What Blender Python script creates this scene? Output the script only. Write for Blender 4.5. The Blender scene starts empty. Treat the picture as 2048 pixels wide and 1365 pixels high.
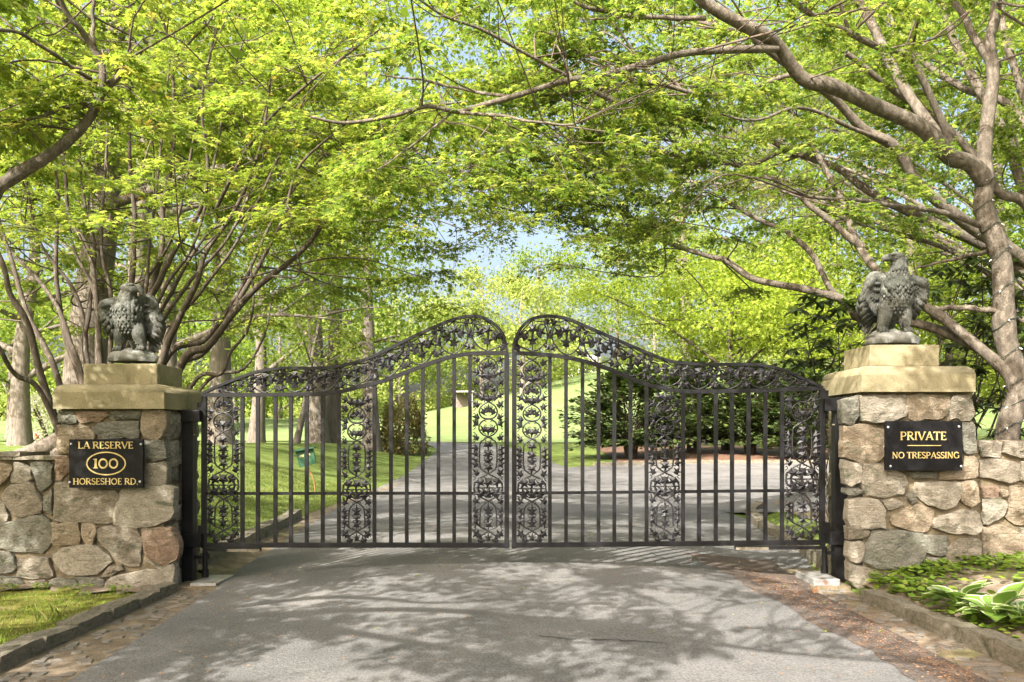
import bpy, bmesh, math, random
import numpy as np
from mathutils import Vector, Matrix, Euler
rng = np.random.default_rng(7)
random.seed(7)
S = bpy.context.scene
C = bpy.context.collection
R = math.radians

# ------------------------------------------------------------------ camera, sky, sun, exposure
F_PX, HOR, EYE = 1705.0, 872.0, 1.4
cam = bpy.data.cameras.new('camera')
cam.sensor_width = 36.0
cam.lens = 36.0 * F_PX / 2048.0
cam.shift_y = (HOR - 682.5) / 2048.0
cam.clip_end = 900.0
camo = bpy.data.objects.new('camera', cam)
camo.location = (0, 0, EYE)
camo.rotation_euler = (R(90), 0, 0)
C.objects.link(camo)
S.camera = camo

SUN_EL, SUN_X, SUN_Y = R(41), -0.55, -0.83
w = bpy.data.worlds.new('World')
S.world = w
w.use_nodes = True
nt = w.node_tree
nt.nodes.clear()
sky = nt.nodes.new('ShaderNodeTexSky')
sky.sky_type = 'NISHITA'
sky.sun_disc = False
sky.sun_elevation = SUN_EL
sky.sun_rotation = math.atan2(SUN_X, SUN_Y)
sky.air_density = 1.0
sky.dust_density = 10.0
sky.ozone_density = .3
bgn = nt.nodes.new('ShaderNodeBackground')
bgn.inputs['Strength'].default_value = 0.15
wo = nt.nodes.new('ShaderNodeOutputWorld')
nt.links.new(sky.outputs[0], bgn.inputs[0])
nt.links.new(bgn.outputs[0], wo.inputs[0])

sl = bpy.data.lights.new('sun', 'SUN')
sl.energy = 4.6
sl.angle = R(0.55)
sl.color = (1.0, 0.945, 0.86)
so = bpy.data.objects.new('sun', sl)
C.objects.link(so)
n_ = math.hypot(SUN_X, SUN_Y)
tosun = Vector((SUN_X / n_ * math.cos(SUN_EL), SUN_Y / n_ * math.cos(SUN_EL), math.sin(SUN_EL)))
so.rotation_euler = (-tosun).to_track_quat('-Z', 'Y').to_euler()
so.location = tosun * 60
S.view_settings.view_transform = 'Standard'
S.view_settings.look = 'None'
S.view_settings.gamma = 1
S.view_settings.exposure = 1.8
S.view_settings.use_curve_mapping = False
S.cycles.max_bounces = 8
S.cycles.diffuse_bounces = 5
S.cycles.transmission_bounces = 5
S.cycles.caustics_reflective = False
S.cycles.caustics_refractive = False
S.cycles.sample_clamp_indirect = 8
S.cycles.use_denoising = True

# ------------------------------------------------------------------ helpers
def P(px, py, Y):
    """photo pixel at depth Y -> world point (used to read measures off the photograph)"""
    return np.array([(px - 1024.0) / F_PX * Y, Y, EYE + (HOR - py) / F_PX * Y])

def smooth(t):
    t = np.clip(t, 0, 1)
    return t * t * (3 - 2 * t)

def tag(o, label=None, cat=None, group=None, kind=None):
    if label: o['label'] = label
    if cat: o['category'] = cat
    if group: o['group'] = group
    if kind: o['kind'] = kind
    return o

WL = {}
def link(name, data, parent=None, loc=(0, 0, 0), rot=None, scale=None):
    """loc is in world metres; parents are never rotated"""
    o = bpy.data.objects.new(name, data)
    C.objects.link(o)
    loc = Vector(loc)
    WL[o.name] = loc
    if parent is not None:
        o.parent = parent
        o.location = loc - WL[parent.name]
    else:
        o.location = loc
    if rot is not None: o.rotation_euler = rot
    if scale is not None: o.scale = scale
    return o

def thing(name, loc, label, cat, group=None):
    return tag(link(name, None, None, loc), label, cat, group)

def mesh_big(name, V, F, mat, smooth_=False, midx=None):
    V = np.ascontiguousarray(V, dtype=np.float32)
    F = np.ascontiguousarray(F, dtype=np.int32)
    me = bpy.data.meshes.new(name)
    M, k = F.shape
    me.vertices.add(len(V)); me.vertices.foreach_set('co', V.ravel())
    me.loops.add(M * k); me.loops.foreach_set('vertex_index', F.ravel())
    me.polygons.add(M); me.polygons.foreach_set('loop_start', np.arange(0, M * k, k, dtype=np.int32))
    if smooth_: me.polygons.foreach_set('use_smooth', np.ones(M, dtype=bool))
    for m in (mat if isinstance(mat, (list, tuple)) else [mat]): me.materials.append(m)
    if midx is not None: me.polygons.foreach_set('material_index', np.asarray(midx, dtype=np.int32))
    me.update(calc_edges=True)
    me.validate()
    return me

class MB:
    """collects shapes in world coordinates, built as one mesh"""
    def __init__(s): s.v = []; s.f = []; s.m = []
    def add(s, V, F, mi=0):
        b = len(s.v)
        s.v.extend([tuple(map(float, p)) for p in V])
        for f in F:
            s.f.append(tuple(int(i) + b for i in f)); s.m.append(mi)
        return s
    def box(s, x0, x1, y0, y1, z0, z1, mi=0):
        V = [(x0,y0,z0),(x1,y0,z0),(x1,y1,z0),(x0,y1,z0),(x0,y0,z1),(x1,y0,z1),(x1,y1,z1),(x0,y1,z1)]
        return s.add(V, [(0,3,2,1),(4,5,6,7),(0,1,5,4),(1,2,6,5),(2,3,7,6),(3,0,4,7)], mi)
    def bar(s, a, b, w, d, up=(0, 1, 0), mi=0):
        """rectangular bar from a to b, w across, d along the up vector"""
        a, b, up = Vector(a), Vector(b), Vector(up)
        t = (b - a).normalized(); sd = t.cross(up).normalized() * w / 2; u = up.normalized() * d / 2
        V = [p + i * sd + j * u for p in (a, b) for (i, j) in ((-1,-1),(1,-1),(1,1),(-1,1))]
        return s.add(V, [(0,1,2,3),(7,6,5,4),(0,4,5,1),(1,5,6,2),(2,6,7,3),(3,7,4,0)], mi)
    def tube(s, pts, rad, n=6, mi=0):
        V, F = tube(pts, rad, n)
        return s.add(V, F, mi)
    def build(s, name, mats, parent=None, smooth_=False, bevel=0, origin=None, loc=None):
        o0 = Vector(origin) if origin is not None else (WL[parent.name] if parent is not None else Vector((0, 0, 0)))
        me = bpy.data.meshes.new(name)
        me.from_pydata([tuple(Vector(p) - o0) for p in s.v], [], s.f)
        for m in (mats if isinstance(mats, (list, tuple)) else [mats]): me.materials.append(m)
        me.polygons.foreach_set('material_index', np.array(s.m, dtype=np.int32))
        if bevel:
            bm = bmesh.new(); bm.from_mesh(me)
            bmesh.ops.bevel(bm, geom=bm.edges[:], offset=bevel, segments=2, affect='EDGES', profile=0.6)
            bm.to_mesh(me); bm.free()
        bm = bmesh.new(); bm.from_mesh(me); bmesh.ops.recalc_face_normals(bm, faces=bm.faces[:]); bm.to_mesh(me); bm.free()
        if smooth_: me.polygons.foreach_set('use_smooth', np.ones(len(me.polygons), dtype=bool))
        me.update()
        return link(name, me, parent, o0)

def catmull(pts, sub=5):
    p = np.asarray(pts, float)
    if len(p) < 3: 
        t = np.linspace(0, 1, sub + 1)[:, None]
        return p[0] * (1 - t) + p[-1] * t
    e = np.vstack([2 * p[0] - p[1], p, 2 * p[-1] - p[-2]])
    t = np.linspace(0, 1, sub, endpoint=False)[:, None]
    out = []
    for i in range(len(p) - 1):
        a, b, c, d = e[i], e[i+1], e[i+2], e[i+3]
        out.append(0.5 * (2*b + (c-a)*t + (2*a-5*b+4*c-d)*t*t + (3*b-a-3*c+d)*t**3))
    out.append(p[-1:])
    return np.vstack(out)

def tube(pts, rad, n=6, cap=True):
    p = np.asarray(pts, float); m = len(p)
    r = np.broadcast_to(np.asarray(rad, float), (m,))
    t = np.gradient(p, axis=0); t /= np.linalg.norm(t, axis=1)[:, None] + 1e-9
    ref = np.array([0, 0, 1.0]) if abs(t[0, 2]) < 0.9 else np.array([1.0, 0, 0])
    u = np.cross(t, ref); u /= np.linalg.norm(u, axis=1)[:, None] + 1e-9
    for i in range(1, m):
        q = u[i-1] - t[i] * (u[i-1] @ t[i]); u[i] = q / (np.linalg.norm(q) + 1e-9)
    v = np.cross(t, u)
    a = np.linspace(0, 2 * np.pi, n, endpoint=False)
    ca, sa = np.cos(a), np.sin(a)
    V = p[:, None, :] + r[:, None, None] * (u[:, None, :] * ca[None, :, None] + v[:, None, :] * sa[None, :, None])
    V = V.reshape(-1, 3)
    i = np.arange(m - 1)[:, None] * n; j = np.arange(n)[None, :]; k = (j + 1) % n
    Fq = np.stack([i + j, i + k, i + n + k, i + n + j], -1).reshape(-1, 4)
    return V, Fq

class TB:
    """many quad tubes collected as numpy arrays"""
    def __init__(s): s.v = []; s.f = []; s.n = 0
    def add(s, pts, rad, n=5):
        V, Fq = tube(pts, rad, n); s.v.append(V); s.f.append(Fq + s.n); s.n += len(V)
    def build(s, name, mat, parent=None, kind=None):
        if not s.n: return None
        V = np.vstack(s.v)
        o0 = WL[parent.name] if parent is not None else Vector((0, 0, 0))
        o = link(name, mesh_big(name, V - np.array(o0), np.vstack(s.f), mat, True), parent, o0)
        if kind: o['kind'] = kind
        return o

# ------------------------------------------------------------------ materials
def new_mat(name):
    m = bpy.data.materials.new(name); m.use_nodes = True
    nt = m.node_tree; nt.nodes.clear()
    out = nt.nodes.new('ShaderNodeOutputMaterial')
    return m, nt, out

def ramp(nt, stops):
    r = nt.nodes.new('ShaderNodeValToRGB')
    el = r.color_ramp.elements
    while len(el) > 1: el.remove(el[-1])
    el[0].position = stops[0][0]; el[0].color = (*stops[0][1], 1)
    for p, c in stops[1:]:
        e = el.new(p); e.color = (*c, 1)
    return r

def noise(nt, vec, scale, detail=6, rough=0.6, dist=0.0):
    n = nt.nodes.new('ShaderNodeTexNoise')
    n.inputs['Scale'].default_value = scale; n.inputs['Detail'].default_value = detail
    n.inputs['Roughness'].default_value = rough; n.inputs['Distortion'].default_value = dist
    if vec is not None: nt.links.new(vec, n.inputs['Vector'])
    return n

def mixc(nt, a, b, fac, mode='MIX'):
    m = nt.nodes.new('ShaderNodeMix'); m.data_type = 'RGBA'; m.blend_type = mode
    for s, v in ((m.inputs[0], fac), (m.inputs[6], a), (m.inputs[7], b)):
        if hasattr(v, 'is_output') or isinstance(v, bpy.types.NodeSocket): nt.links.new(v, s)
        elif isinstance(v, tuple): s.default_value = (*v, 1)
        else: s.default_value = v
    return m.outputs[2]

def coords(nt, stretch=None, offset_random=False, world=False):
    if world:
        g = nt.nodes.new('ShaderNodeNewGeometry'); v = g.outputs['Position']
    else:
        tc = nt.nodes.new('ShaderNodeTexCoord'); v = tc.outputs['Object']
    if offset_random:
        oi = nt.nodes.new('ShaderNodeObjectInfo')
        mu = nt.nodes.new('ShaderNodeMath'); mu.operation = 'MULTIPLY'; mu.inputs[1].default_value = 37.0
        nt.links.new(oi.outputs['Random'], mu.inputs[0])
        ad = nt.nodes.new('ShaderNodeVectorMath'); ad.operation = 'ADD'
        nt.links.new(v, ad.inputs[0]); nt.links.new(mu.outputs[0], ad.inputs[1]); v = ad.outputs[0]
    if stretch:
        mp = nt.nodes.new('ShaderNodeMapping'); mp.inputs['Scale'].default_value = stretch
        nt.links.new(v, mp.inputs['Vector']); v = mp.outputs[0]
    return v

def mat(name, stops, scale=6, detail=8, rough=0.85, bump=0.3, bscale=None, stretch=None, spec=0.3, metal=0.0,
        patches=None, fine=None, orand=False, world=False, dist=0.3, tint=None, bdist=0.01):
    m, nt, out = new_mat(name)
    b = nt.nodes.new('ShaderNodeBsdfPrincipled')
    v = coords(nt, stretch, orand, world)
    n = noise(nt, v, scale, detail, 0.62, dist)
    r = ramp(nt, stops); nt.links.new(n.outputs['Fac'], r.inputs[0]); col = r.outputs[0]
    if tint:                                   # one tone per object, so that pieces of a wall differ
        oi = nt.nodes.new('ShaderNodeObjectInfo'); tr = ramp(nt, tint); tr.color_ramp.interpolation = 'CONSTANT'
        nt.links.new(oi.outputs['Random'], tr.inputs[0]); col = mixc(nt, tr.outputs[0], col, 0.45, 'MIX')
    if patches:                                # stains with a shape of their own: (colour, scale, threshold, amount)
        for pc, ps, pt, pa in patches:
            pn = noise(nt, v, ps, 7, 0.65, 0.6)
            pr = ramp(nt, [(pt, (0, 0, 0)), (min(pt + 0.12, 1), (pa, pa, pa))]); nt.links.new(pn.outputs['Fac'], pr.inputs[0])
            col = mixc(nt, col, pc, pr.outputs[0])
    if fine:                                   # grain: (scale, strength)
        fn = noise(nt, v, fine[0], 3, 0.7)
        fr = ramp(nt, [(0.3, (1 - fine[1],) * 3), (0.7, (1 + fine[1],) * 3)]); nt.links.new(fn.outputs['Fac'], fr.inputs[0])
        col = mixc(nt, col, fr.outputs[0], 1.0, 'MULTIPLY')
    nt.links.new(col, b.inputs['Base Color'])
    b.inputs['Roughness'].default_value = rough; b.inputs['Specular IOR Level'].default_value = spec; b.inputs['Metallic'].default_value = metal
    if bump:
        bn = noise(nt, v, bscale or scale * 4, 8, 0.7, dist)
        bp = nt.nodes.new('ShaderNodeBump'); bp.inputs['Strength'].default_value = bump; bp.inputs['Distance'].default_value = bdist
        nt.links.new(bn.outputs['Fac'], bp.inputs['Height']); nt.links.new(bp.outputs[0], b.inputs['Normal'])
    nt.links.new(b.outputs[0], out.inputs[0])
    return m

def leaf_mat(name, stops, trans=0.5, tboost=(1.25, 1.3, 0.8), rough=0.55, spec=0.35):
    """thin leaf: a tone per leaf, reflecting and letting light through"""
    m, nt, out = new_mat(name)
    g = nt.nodes.new('ShaderNodeNewGeometry')
    r = ramp(nt, stops); nt.links.new(g.outputs['Random Per Island'], r.inputs[0])
    b = nt.nodes.new('ShaderNodeBsdfPrincipled'); b.inputs['Roughness'].default_value = rough; b.inputs['Specular IOR Level'].default_value = spec
    nt.links.new(r.outputs[0], b.inputs['Base Color'])
    t = nt.nodes.new('ShaderNodeBsdfTranslucent')
    nt.links.new(mixc(nt, r.outputs[0], tboost, 1.0, 'MULTIPLY'), t.inputs[0])
    mx = nt.nodes.new('ShaderNodeMixShader'); mx.inputs[0].default_value = trans
    nt.links.new(b.outputs[0], mx.inputs[1]); nt.links.new(t.outputs[0], mx.inputs[2]); nt.links.new(mx.outputs[0], out.inputs[0])
    return m

M = {}
M['maple_leaf'] = leaf_mat('maple_leaf', [(0, (.105, .18, .03)), (.35, (.18, .255, .042)), (.7, (.265, .335, .062)), (.97, (.38, .425, .11)), (1, (.34, .24, .07))], .56, (1.3, 1.25, .8), spec=.25)
M['maple_leaf_deep'] = leaf_mat('maple_leaf_deep', [(0, (.085, .155, .03)), (.4, (.15, .23, .042)), (.8, (.245, .31, .062)), (1, (.35, .39, .105))], .56, (1.3, 1.25, .8), spec=.25)
M['yellow_leaf'] = leaf_mat('yellow_leaf', [(0, (.18, .25, .03)), (.5, (.255, .33, .04)), (1, (.35, .40, .07))], .55, spec=.1)
M['far_leaf'] = leaf_mat('far_leaf', [(0, (.11, .17, .03)), (.5, (.17, .24, .04)), (1, (.25, .31, .06))], .5, rough=.8, spec=.08)
M['pale_leaf'] = leaf_mat('pale_leaf', [(0, (.19, .24, .06)), (.5, (.25, .30, .08)), (1, (.32, .36, .11))], .5, rough=.8, spec=.08)
M['yew_leaf'] = leaf_mat('yew_leaf', [(0, (.025, .045, .012)), (.6, (.045, .075, .018)), (1, (.10, .13, .03))], .2)
M['rhodo_leaf'] = leaf_mat('rhodo_leaf', [(0, (.035, .06, .015)), (.6, (.055, .085, .02)), (1, (.09, .12, .03))], .15, rough=.35, spec=.5)
M['bush_leaf'] = leaf_mat('bush_leaf', [(0, (.09, .10, .03)), (.5, (.15, .14, .05)), (1, (.24, .17, .07))], .4)
M['white_petal'] = leaf_mat('white_petal', [(0, (.45, .45, .36)), (1, (.7, .7, .62))], .35)
M['pink_petal'] = leaf_mat('pink_petal', [(0, (.45, .06, .10)), (1, (.62, .14, .2))], .3)
M['grass_blade'] = leaf_mat('grass_blade', [(0, (.07, .11, .018)), (.5, (.12, .16, .026)), (.85, (.20, .22, .045)), (1, (.28, .25, .10))], .4)
M['cover_leaf'] = leaf_mat('cover_leaf', [(0, (.10, .18, .02)), (.6, (.17, .26, .03)), (1, (.26, .33, .05))], .35)
M['hosta'] = leaf_mat('hosta', [(0, (.11, .21, .03)), (1, (.17, .27, .05))], .3, rough=.4)
M['hosta_rim'] = leaf_mat('hosta_rim', [(0, (.5, .55, .33)), (1, (.6, .63, .42))], .3)
M['dry_leaf'] = mat('dry_leaf', [(.3, (.20, .10, .05)), (.7, (.34, .19, .10))], 30, rough=.8)
M['bark_left'] = mat('bark_left', [(.25, (.04, .03, .023)), (.55, (.078, .062, .047)), (.8, (.145, .12, .096))], 7, stretch=(4, 4, 1), bump=.6, bscale=25, patches=[((.22, .225, .185), 7, .57, .75)], fine=(70, .3))
M['bark_right'] = mat('bark_right', [(.28, (.05, .042, .033)), (.5, (.115, .096, .075)), (.72, (.225, .195, .158))], 9, stretch=(2, 2, 1), bump=.9, bscale=30, bdist=.02, patches=[((.10, .095, .075), 6, .55, .7), ((.34, .33, .28), 14, .64, .6)], fine=(70, .35))
M['twig'] = mat('twig', [(.3, (.05, .038, .03)), (.7, (.13, .10, .08))], 9, bump=0)
M['bark_old'] = mat('bark_old', [(.3, (.09, .076, .063)), (.5, (.19, .162, .135)), (.75, (.30, .26, .22))], 5, stretch=(7, 7, .7), bump=1.0, bscale=8, bdist=.05)
M['bark_far'] = mat('bark_far', [(.3, (.085, .072, .06)), (.7, (.20, .172, .145))], 4, stretch=(5, 5, .8), bump=.5, bscale=6, bdist=.03)
M['stone'] = mat('stone', [(.28, (.055, .055, .05)), (.5, (.19, .18, .155)), (.72, (.38, .355, .31))], 9, stretch=(1, 1, 2.4), rough=.92, bump=1.0, bscale=15, bdist=.03, orand=True, dist=1.6,
    tint=[(0, (.175, .175, .135)), (.17, (.31, .27, .205)), (.34, (.34, .255, .16)), (.52, (.30, .18, .11)), (.60, (.42, .37, .29)), (.72, (.14, .14, .11)), (.85, (.25, .205, .145))],
    patches=[((.085, .10, .06), 5, .55, .8), ((.34, .31, .255), 11, .60, .6), ((.05, .05, .045), 26, .63, .6)], fine=(60, .42))
M['mortar'] = mat('mortar', [(.3, (.075, .06, .04)), (.7, (.22, .18, .115))], 9, bump=1, bscale=40, fine=(70, .3))
M['cap'] = mat('cap', [(.25, (.15, .13, .075)), (.5, (.225, .195, .115)), (.8, (.31, .27, .175))], 3.5, bump=.3, bscale=60, fine=(90, .2), orand=True, patches=[((.11, .10, .05), 3, .52, .75), ((.07, .062, .035), 20, .64, .7), ((.33, .30, .22), 6, .60, .5)])
M['iron'] = mat('iron', [(.3, (.005, .005, .006)), (.7, (.013, .0125, .014))], 14, rough=.5, bump=.25, bscale=60, spec=.25, bdist=.003, patches=[((.10, .07, .055), 9, .70, .35)])
M['iron_cast'] = mat('iron_cast', [(.3, (.006, .006, .007)), (.7, (.022, .020, .024))], 40, rough=.42, bump=.5, bscale=90, spec=.5, bdist=.004)
M['steel'] = mat('steel', [(.3, (.18, .18, .18)), (.7, (.34, .34, .33))], 20, rough=.5, bump=.2, metal=.3, patches=[((.20, .10, .06), 9, .52, .8)])
M['asphalt'] = mat('asphalt', [(.3, (.09, .089, .087)), (.5, (.127, .124, .121)), (.75, (.168, .162, .157))], .9, rough=.95, bump=1.0, bscale=75, bdist=.010, fine=(70, .5), world=True, patches=[((.10, .10, .097), 1.7, .58, .6), ((.23, .215, .20), .45, .56, .4), ((.07, .068, .066), 9, .70, .5)])
M['asphalt_dark'] = mat('asphalt_dark', [(.3, (.055, .045, .04)), (.6, (.10, .08, .068))], 3, rough=.95, bump=1, bscale=75, bdist=.012, fine=(62, .7), world=True, patches=[((.20, .115, .06), 2.6, .54, .5), ((.24, .14, .075), 26, .58, .5)])
M['kerb'] = mat('kerb', [(.25, (.11, .10, .075)), (.5, (.20, .175, .135)), (.8, (.30, .265, .21))], 8, bump=1, bscale=30, bdist=.02, fine=(60, .35), orand=True, patches=[((.08, .09, .035), 5, .52, .75)])
M['flag'] = mat('flag', [(.3, (.11, .10, .085)), (.7, (.27, .24, .205))], 12, bump=.8, bscale=40, orand=True, fine=(70, .35), tint=[(0, (.15, .14, .12)), (.4, (.22, .19, .16)), (.7, (.18, .17, .15))], patches=[((.09, .10, .04), 9, .58, .6)])
M['soil'] = mat('soil', [(.3, (.085, .064, .045)), (.55, (.18, .14, .10)), (.75, (.29, .24, .18))], 7, bump=.8, bscale=60, fine=(130, .4), world=True, patches=[((.16, .17, .04), 1.4, .54, .7)])
M['mulch'] = mat('mulch', [(.3, (.06, .035, .022)), (.6, (.15, .085, .055)), (.8, (.24, .15, .10))], 9, bump=1, bscale=40, fine=(90, .4), world=True)
M['lawn'] = mat('lawn', [(.25, (.075, .11, .024)), (.5, (.11, .15, .036)), (.75, (.155, .19, .06))], 1.2, rough=1, bump=.7, bscale=60, bdist=.03, fine=(70, .35), world=True, spec=.1, patches=[((.19, .18, .065), .9, .56, .5)])
M['sun_haze_lawn'] = mat('sun_haze_lawn', [(.3, (.095, .14, .048)), (.7, (.135, .178, .07))], .5, rough=1, bump=.2, bscale=30, spec=.05, world=True, fine=(9, .12), patches=[((.17, .19, .085), .12, .5, .6)])  # paler green stands in for sunlight and haze on the distant grass
M['turf'] = mat('turf', [(.25, (.09, .085, .025)), (.5, (.15, .15, .03)), (.75, (.24, .20, .07))], 3.5, rough=1, bump=1, bscale=50, bdist=.03, fine=(60, .45), world=True, spec=.1, patches=[((.20, .15, .10), 2.2, .58, .7)])
M['sign_black'] = mat('sign_black', [(.3, (.005, .005, .006)), (.7, (.011, .011, .012))], 30, rough=.55, bump=.08, spec=.12, patches=[((.08, .08, .09), 60, .69, .5)])
M['gold'] = mat('gold', [(.3, (.42, .32, .11)), (.7, (.58, .46, .20))], 30, rough=.5, bump=0)
M['screw'] = mat('screw', [(.3, (.4, .42, .45)), (.7, (.6, .62, .65))], 30, rough=.4, bump=0, metal=.6)
M['green_paint'] = mat('green_paint', [(.3, (.010, .05, .026)), (.7, (.022, .085, .045))], 8, rough=.5, bump=.15)
M['wood'] = mat('wood', [(.3, (.16, .085, .03)), (.7, (.30, .18, .07))], 9, stretch=(6, 6, 1), bump=.3)
M['wire'] = mat('wire', [(.3, (.012, .03, .02)), (.7, (.02, .045, .03))], 9, rough=.5, bump=0)
M['bulb'] = mat('bulb', [(.3, (.5, .5, .5)), (.7, (.7, .7, .7))], 9, rough=.2, bump=0, spec=.6)
M['statue'] = mat('statue', [(.28, (.03, .033, .029)), (.5, (.085, .089, .078)), (.74, (.20, .20, .183))], 7, bump=.9, bscale=28, bdist=.015, fine=(60, .35), orand=True, patches=[((.04, .047, .036), 6, .55, .75), ((.30, .295, .28), 9, .63, .6)])
M['statue_base'] = mat('statue_base', [(.25, (.09, .093, .085)), (.55, (.20, .20, .185)), (.78, (.33, .33, .31))], 9, bump=.8, bscale=24, bdist=.015, patches=[((.10, .115, .08), 9, .55, .7)])
M['house_white'] = mat('house_white', [(.3, (.62, .62, .60)), (.7, (.72, .72, .70))], 2, bump=0)
M['grey_wood'] = mat('grey_wood', [(.3, (.25, .235, .22)), (.7, (.38, .36, .34))], 3, bump=.2)
M['roof_grey'] = mat('roof_grey', [(.3, (.16, .15, .15)), (.7, (.24, .23, .22))], 2, bump=.2)
M['window_glass'] = mat('window_glass', [(.3, (.02, .025, .03)), (.7, (.05, .06, .07))], 2, rough=.08, bump=0, spec=.6)
M['car_white'] = mat('car_white', [(.3, (.6, .62, .64)), (.7, (.66, .68, .7))], 2, rough=.25, bump=0)
M['rubber'] = mat('rubber', [(.3, (.02, .02, .02)), (.7, (.03, .03, .03))], 2, bump=0)
# ------------------------------------------------------------------ ground
def H(x, y):
    x = np.asarray(x, float); y = np.asarray(y, float)
    c = .9 * smooth((y - 25) / 28)
    wd = 1.9 + 3.4 * smooth((y - 9) / 9)
    left = 1.05 * smooth((-x - 3.45) / wd) * smooth((y - 7.85) / .5) + .05 * smooth((-x - 2.9) / .3)
    right = 1.05 * smooth((x - 4.5) / 2.2) * smooth((y - 7.95) / .5) * (1 - smooth((y - 14) / 4)) + .10 * smooth((x - 2.95) / .3) * (1 - smooth((y - 8.3) / .5)) + .12 * smooth((x - np.interp(y, [8.7, 10.5, 13.4, 15.9, 17], [3.3, 3.5, 3.86, 4.7, 6])) / .3) * smooth((y - 8.3) / .5) * (1 - smooth((y - 17) / 1.5)) \
        + .13 * smooth((x - 3.1) / 1.0) * (1 - smooth((y - 8.5) / 1))
    near = left + c * (1 - left) + right
    far = smooth((y - 58) / 52) * np.clip(6.0 + .25 * x, 2.6, 10)
    return near + far

def axis(segs):
    out = []
    for a, b, st in segs: out.append(np.arange(a, b, st))
    return np.concatenate(out + [[segs[-1][1]]])

def sheet(name, X, Y, Z, mat_, kind='structure', label=None):
    ny, nx = X.shape
    V = np.stack([X, Y, Z], -1).reshape(-1, 3)
    i = (np.arange(ny - 1)[:, None] * nx + np.arange(nx - 1)[None, :]).reshape(-1)
    F = np.stack([i, i + 1, i + nx + 1, i + nx], -1)
    o = link(name, mesh_big(name, V, F, mat_, True))
    return tag(o, label, kind=kind)

gx = axis([(-260, -20, 8), (-20, -8, .5), (-8, 8, .2), (8, 20, .5), (20, 260, 8)])
gy = axis([(-40, 2, 1.5), (2, 20, .2), (20, 60, 1), (60, 420, 6)])
X, Y = np.meshgrid(gx, gy)
sheet('ground', X, Y, H(X, Y), M['lawn'], label='grassy ground of the garden rising beyond the gate')

def crown(x, y):
    return (.13 * np.exp(-((y - 8.8) / 3.2) ** 2) + .045) * np.clip(1 - (x / 2.9) ** 2, 0, 1)

def strip(name, cl, half, mat_, lift, label, ncross=17, cr=True):
    """road following a centre line; half = (left, right) widths per point"""
    c = catmull(cl, 14); hw = catmull([(a, b, 0) for a, b in half], 14)
    t = np.gradient(c, axis=0); t /= np.linalg.norm(t, axis=1)[:, None]
    nrm = np.stack([t[:, 1], -t[:, 0]], -1)
    u = np.linspace(-1, 1, ncross)[None, :]
    d = np.where(u < 0, u * hw[:, :1], u * hw[:, 1:2])
    X = c[:, :1] + nrm[:, :1] * d; Y = c[:, 1:2] + nrm[:, 1:2] * d
    Z = H(X, Y) * 1.0 + lift
    # a road is level across: take the height at the centre line beyond the gate
    if cr:
        zc = H(c[:, 0], c[:, 1])[:, None]
        Z = np.maximum(np.minimum(Z, zc + lift + .06), zc + lift - .02) + crown(X, Y)
    return sheet(name, X, Y, Z, mat_, label=label)

strip('driveway', [(0,-14),(0,-4),(0,3),(0,7),(0,9),(0,14),(-.25,24),(-.9,34),(-2.2,45),(-5.5,54),(-14,61),(-28,64),(-60,66)],
      [(2.4,2.4)]*3 + [(2.55,2.2),(2.8,3.15),(3.1,3.85),(3.2,3.2),(2.75,2.65),(1.9,1.9)] + [(1.9,1.9)]*4, M['asphalt'], .035, 'pale asphalt driveway running through the gate')
strip('side_driveway', [(0,23),(3,24.5),(8,26.5),(16,27.5),(30,28),(60,28)], [(5,14),(7.2,13),(8.0,9.2),(7.6,9.0),(7.4,8.8),(7.4,8.5)], M['asphalt'], .031, 'asphalt side drive branching right behind the gate', cr=False)
# dark patched strip between the asphalt edge and the right gutter
yy = np.linspace(-6, 9.2, 90)
e0 = np.interp(yy, [-6, 4.8, 7.4, 9.2], [2.27, 2.22, 2.02, 1.84]) + .03 * np.sin(yy * 5) + .02 * np.sin(yy * 17)
e1 = np.interp(yy, [-6, 4.8, 7.4, 8.0, 9.2], [2.62, 2.62, 2.60, 2.78, 2.85])
u = np.linspace(0, 1, 9)[None, :]
X = e0[:, None] * (1 - u) + e1[:, None] * u; Y = np.repeat(yy[:, None], 9, 1)
sheet('asphalt_patch', X, Y, H(X, Y) + .0385 + crown(X, Y), M['asphalt_dark'], label='dark brown patched asphalt strip along the right kerb')
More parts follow.
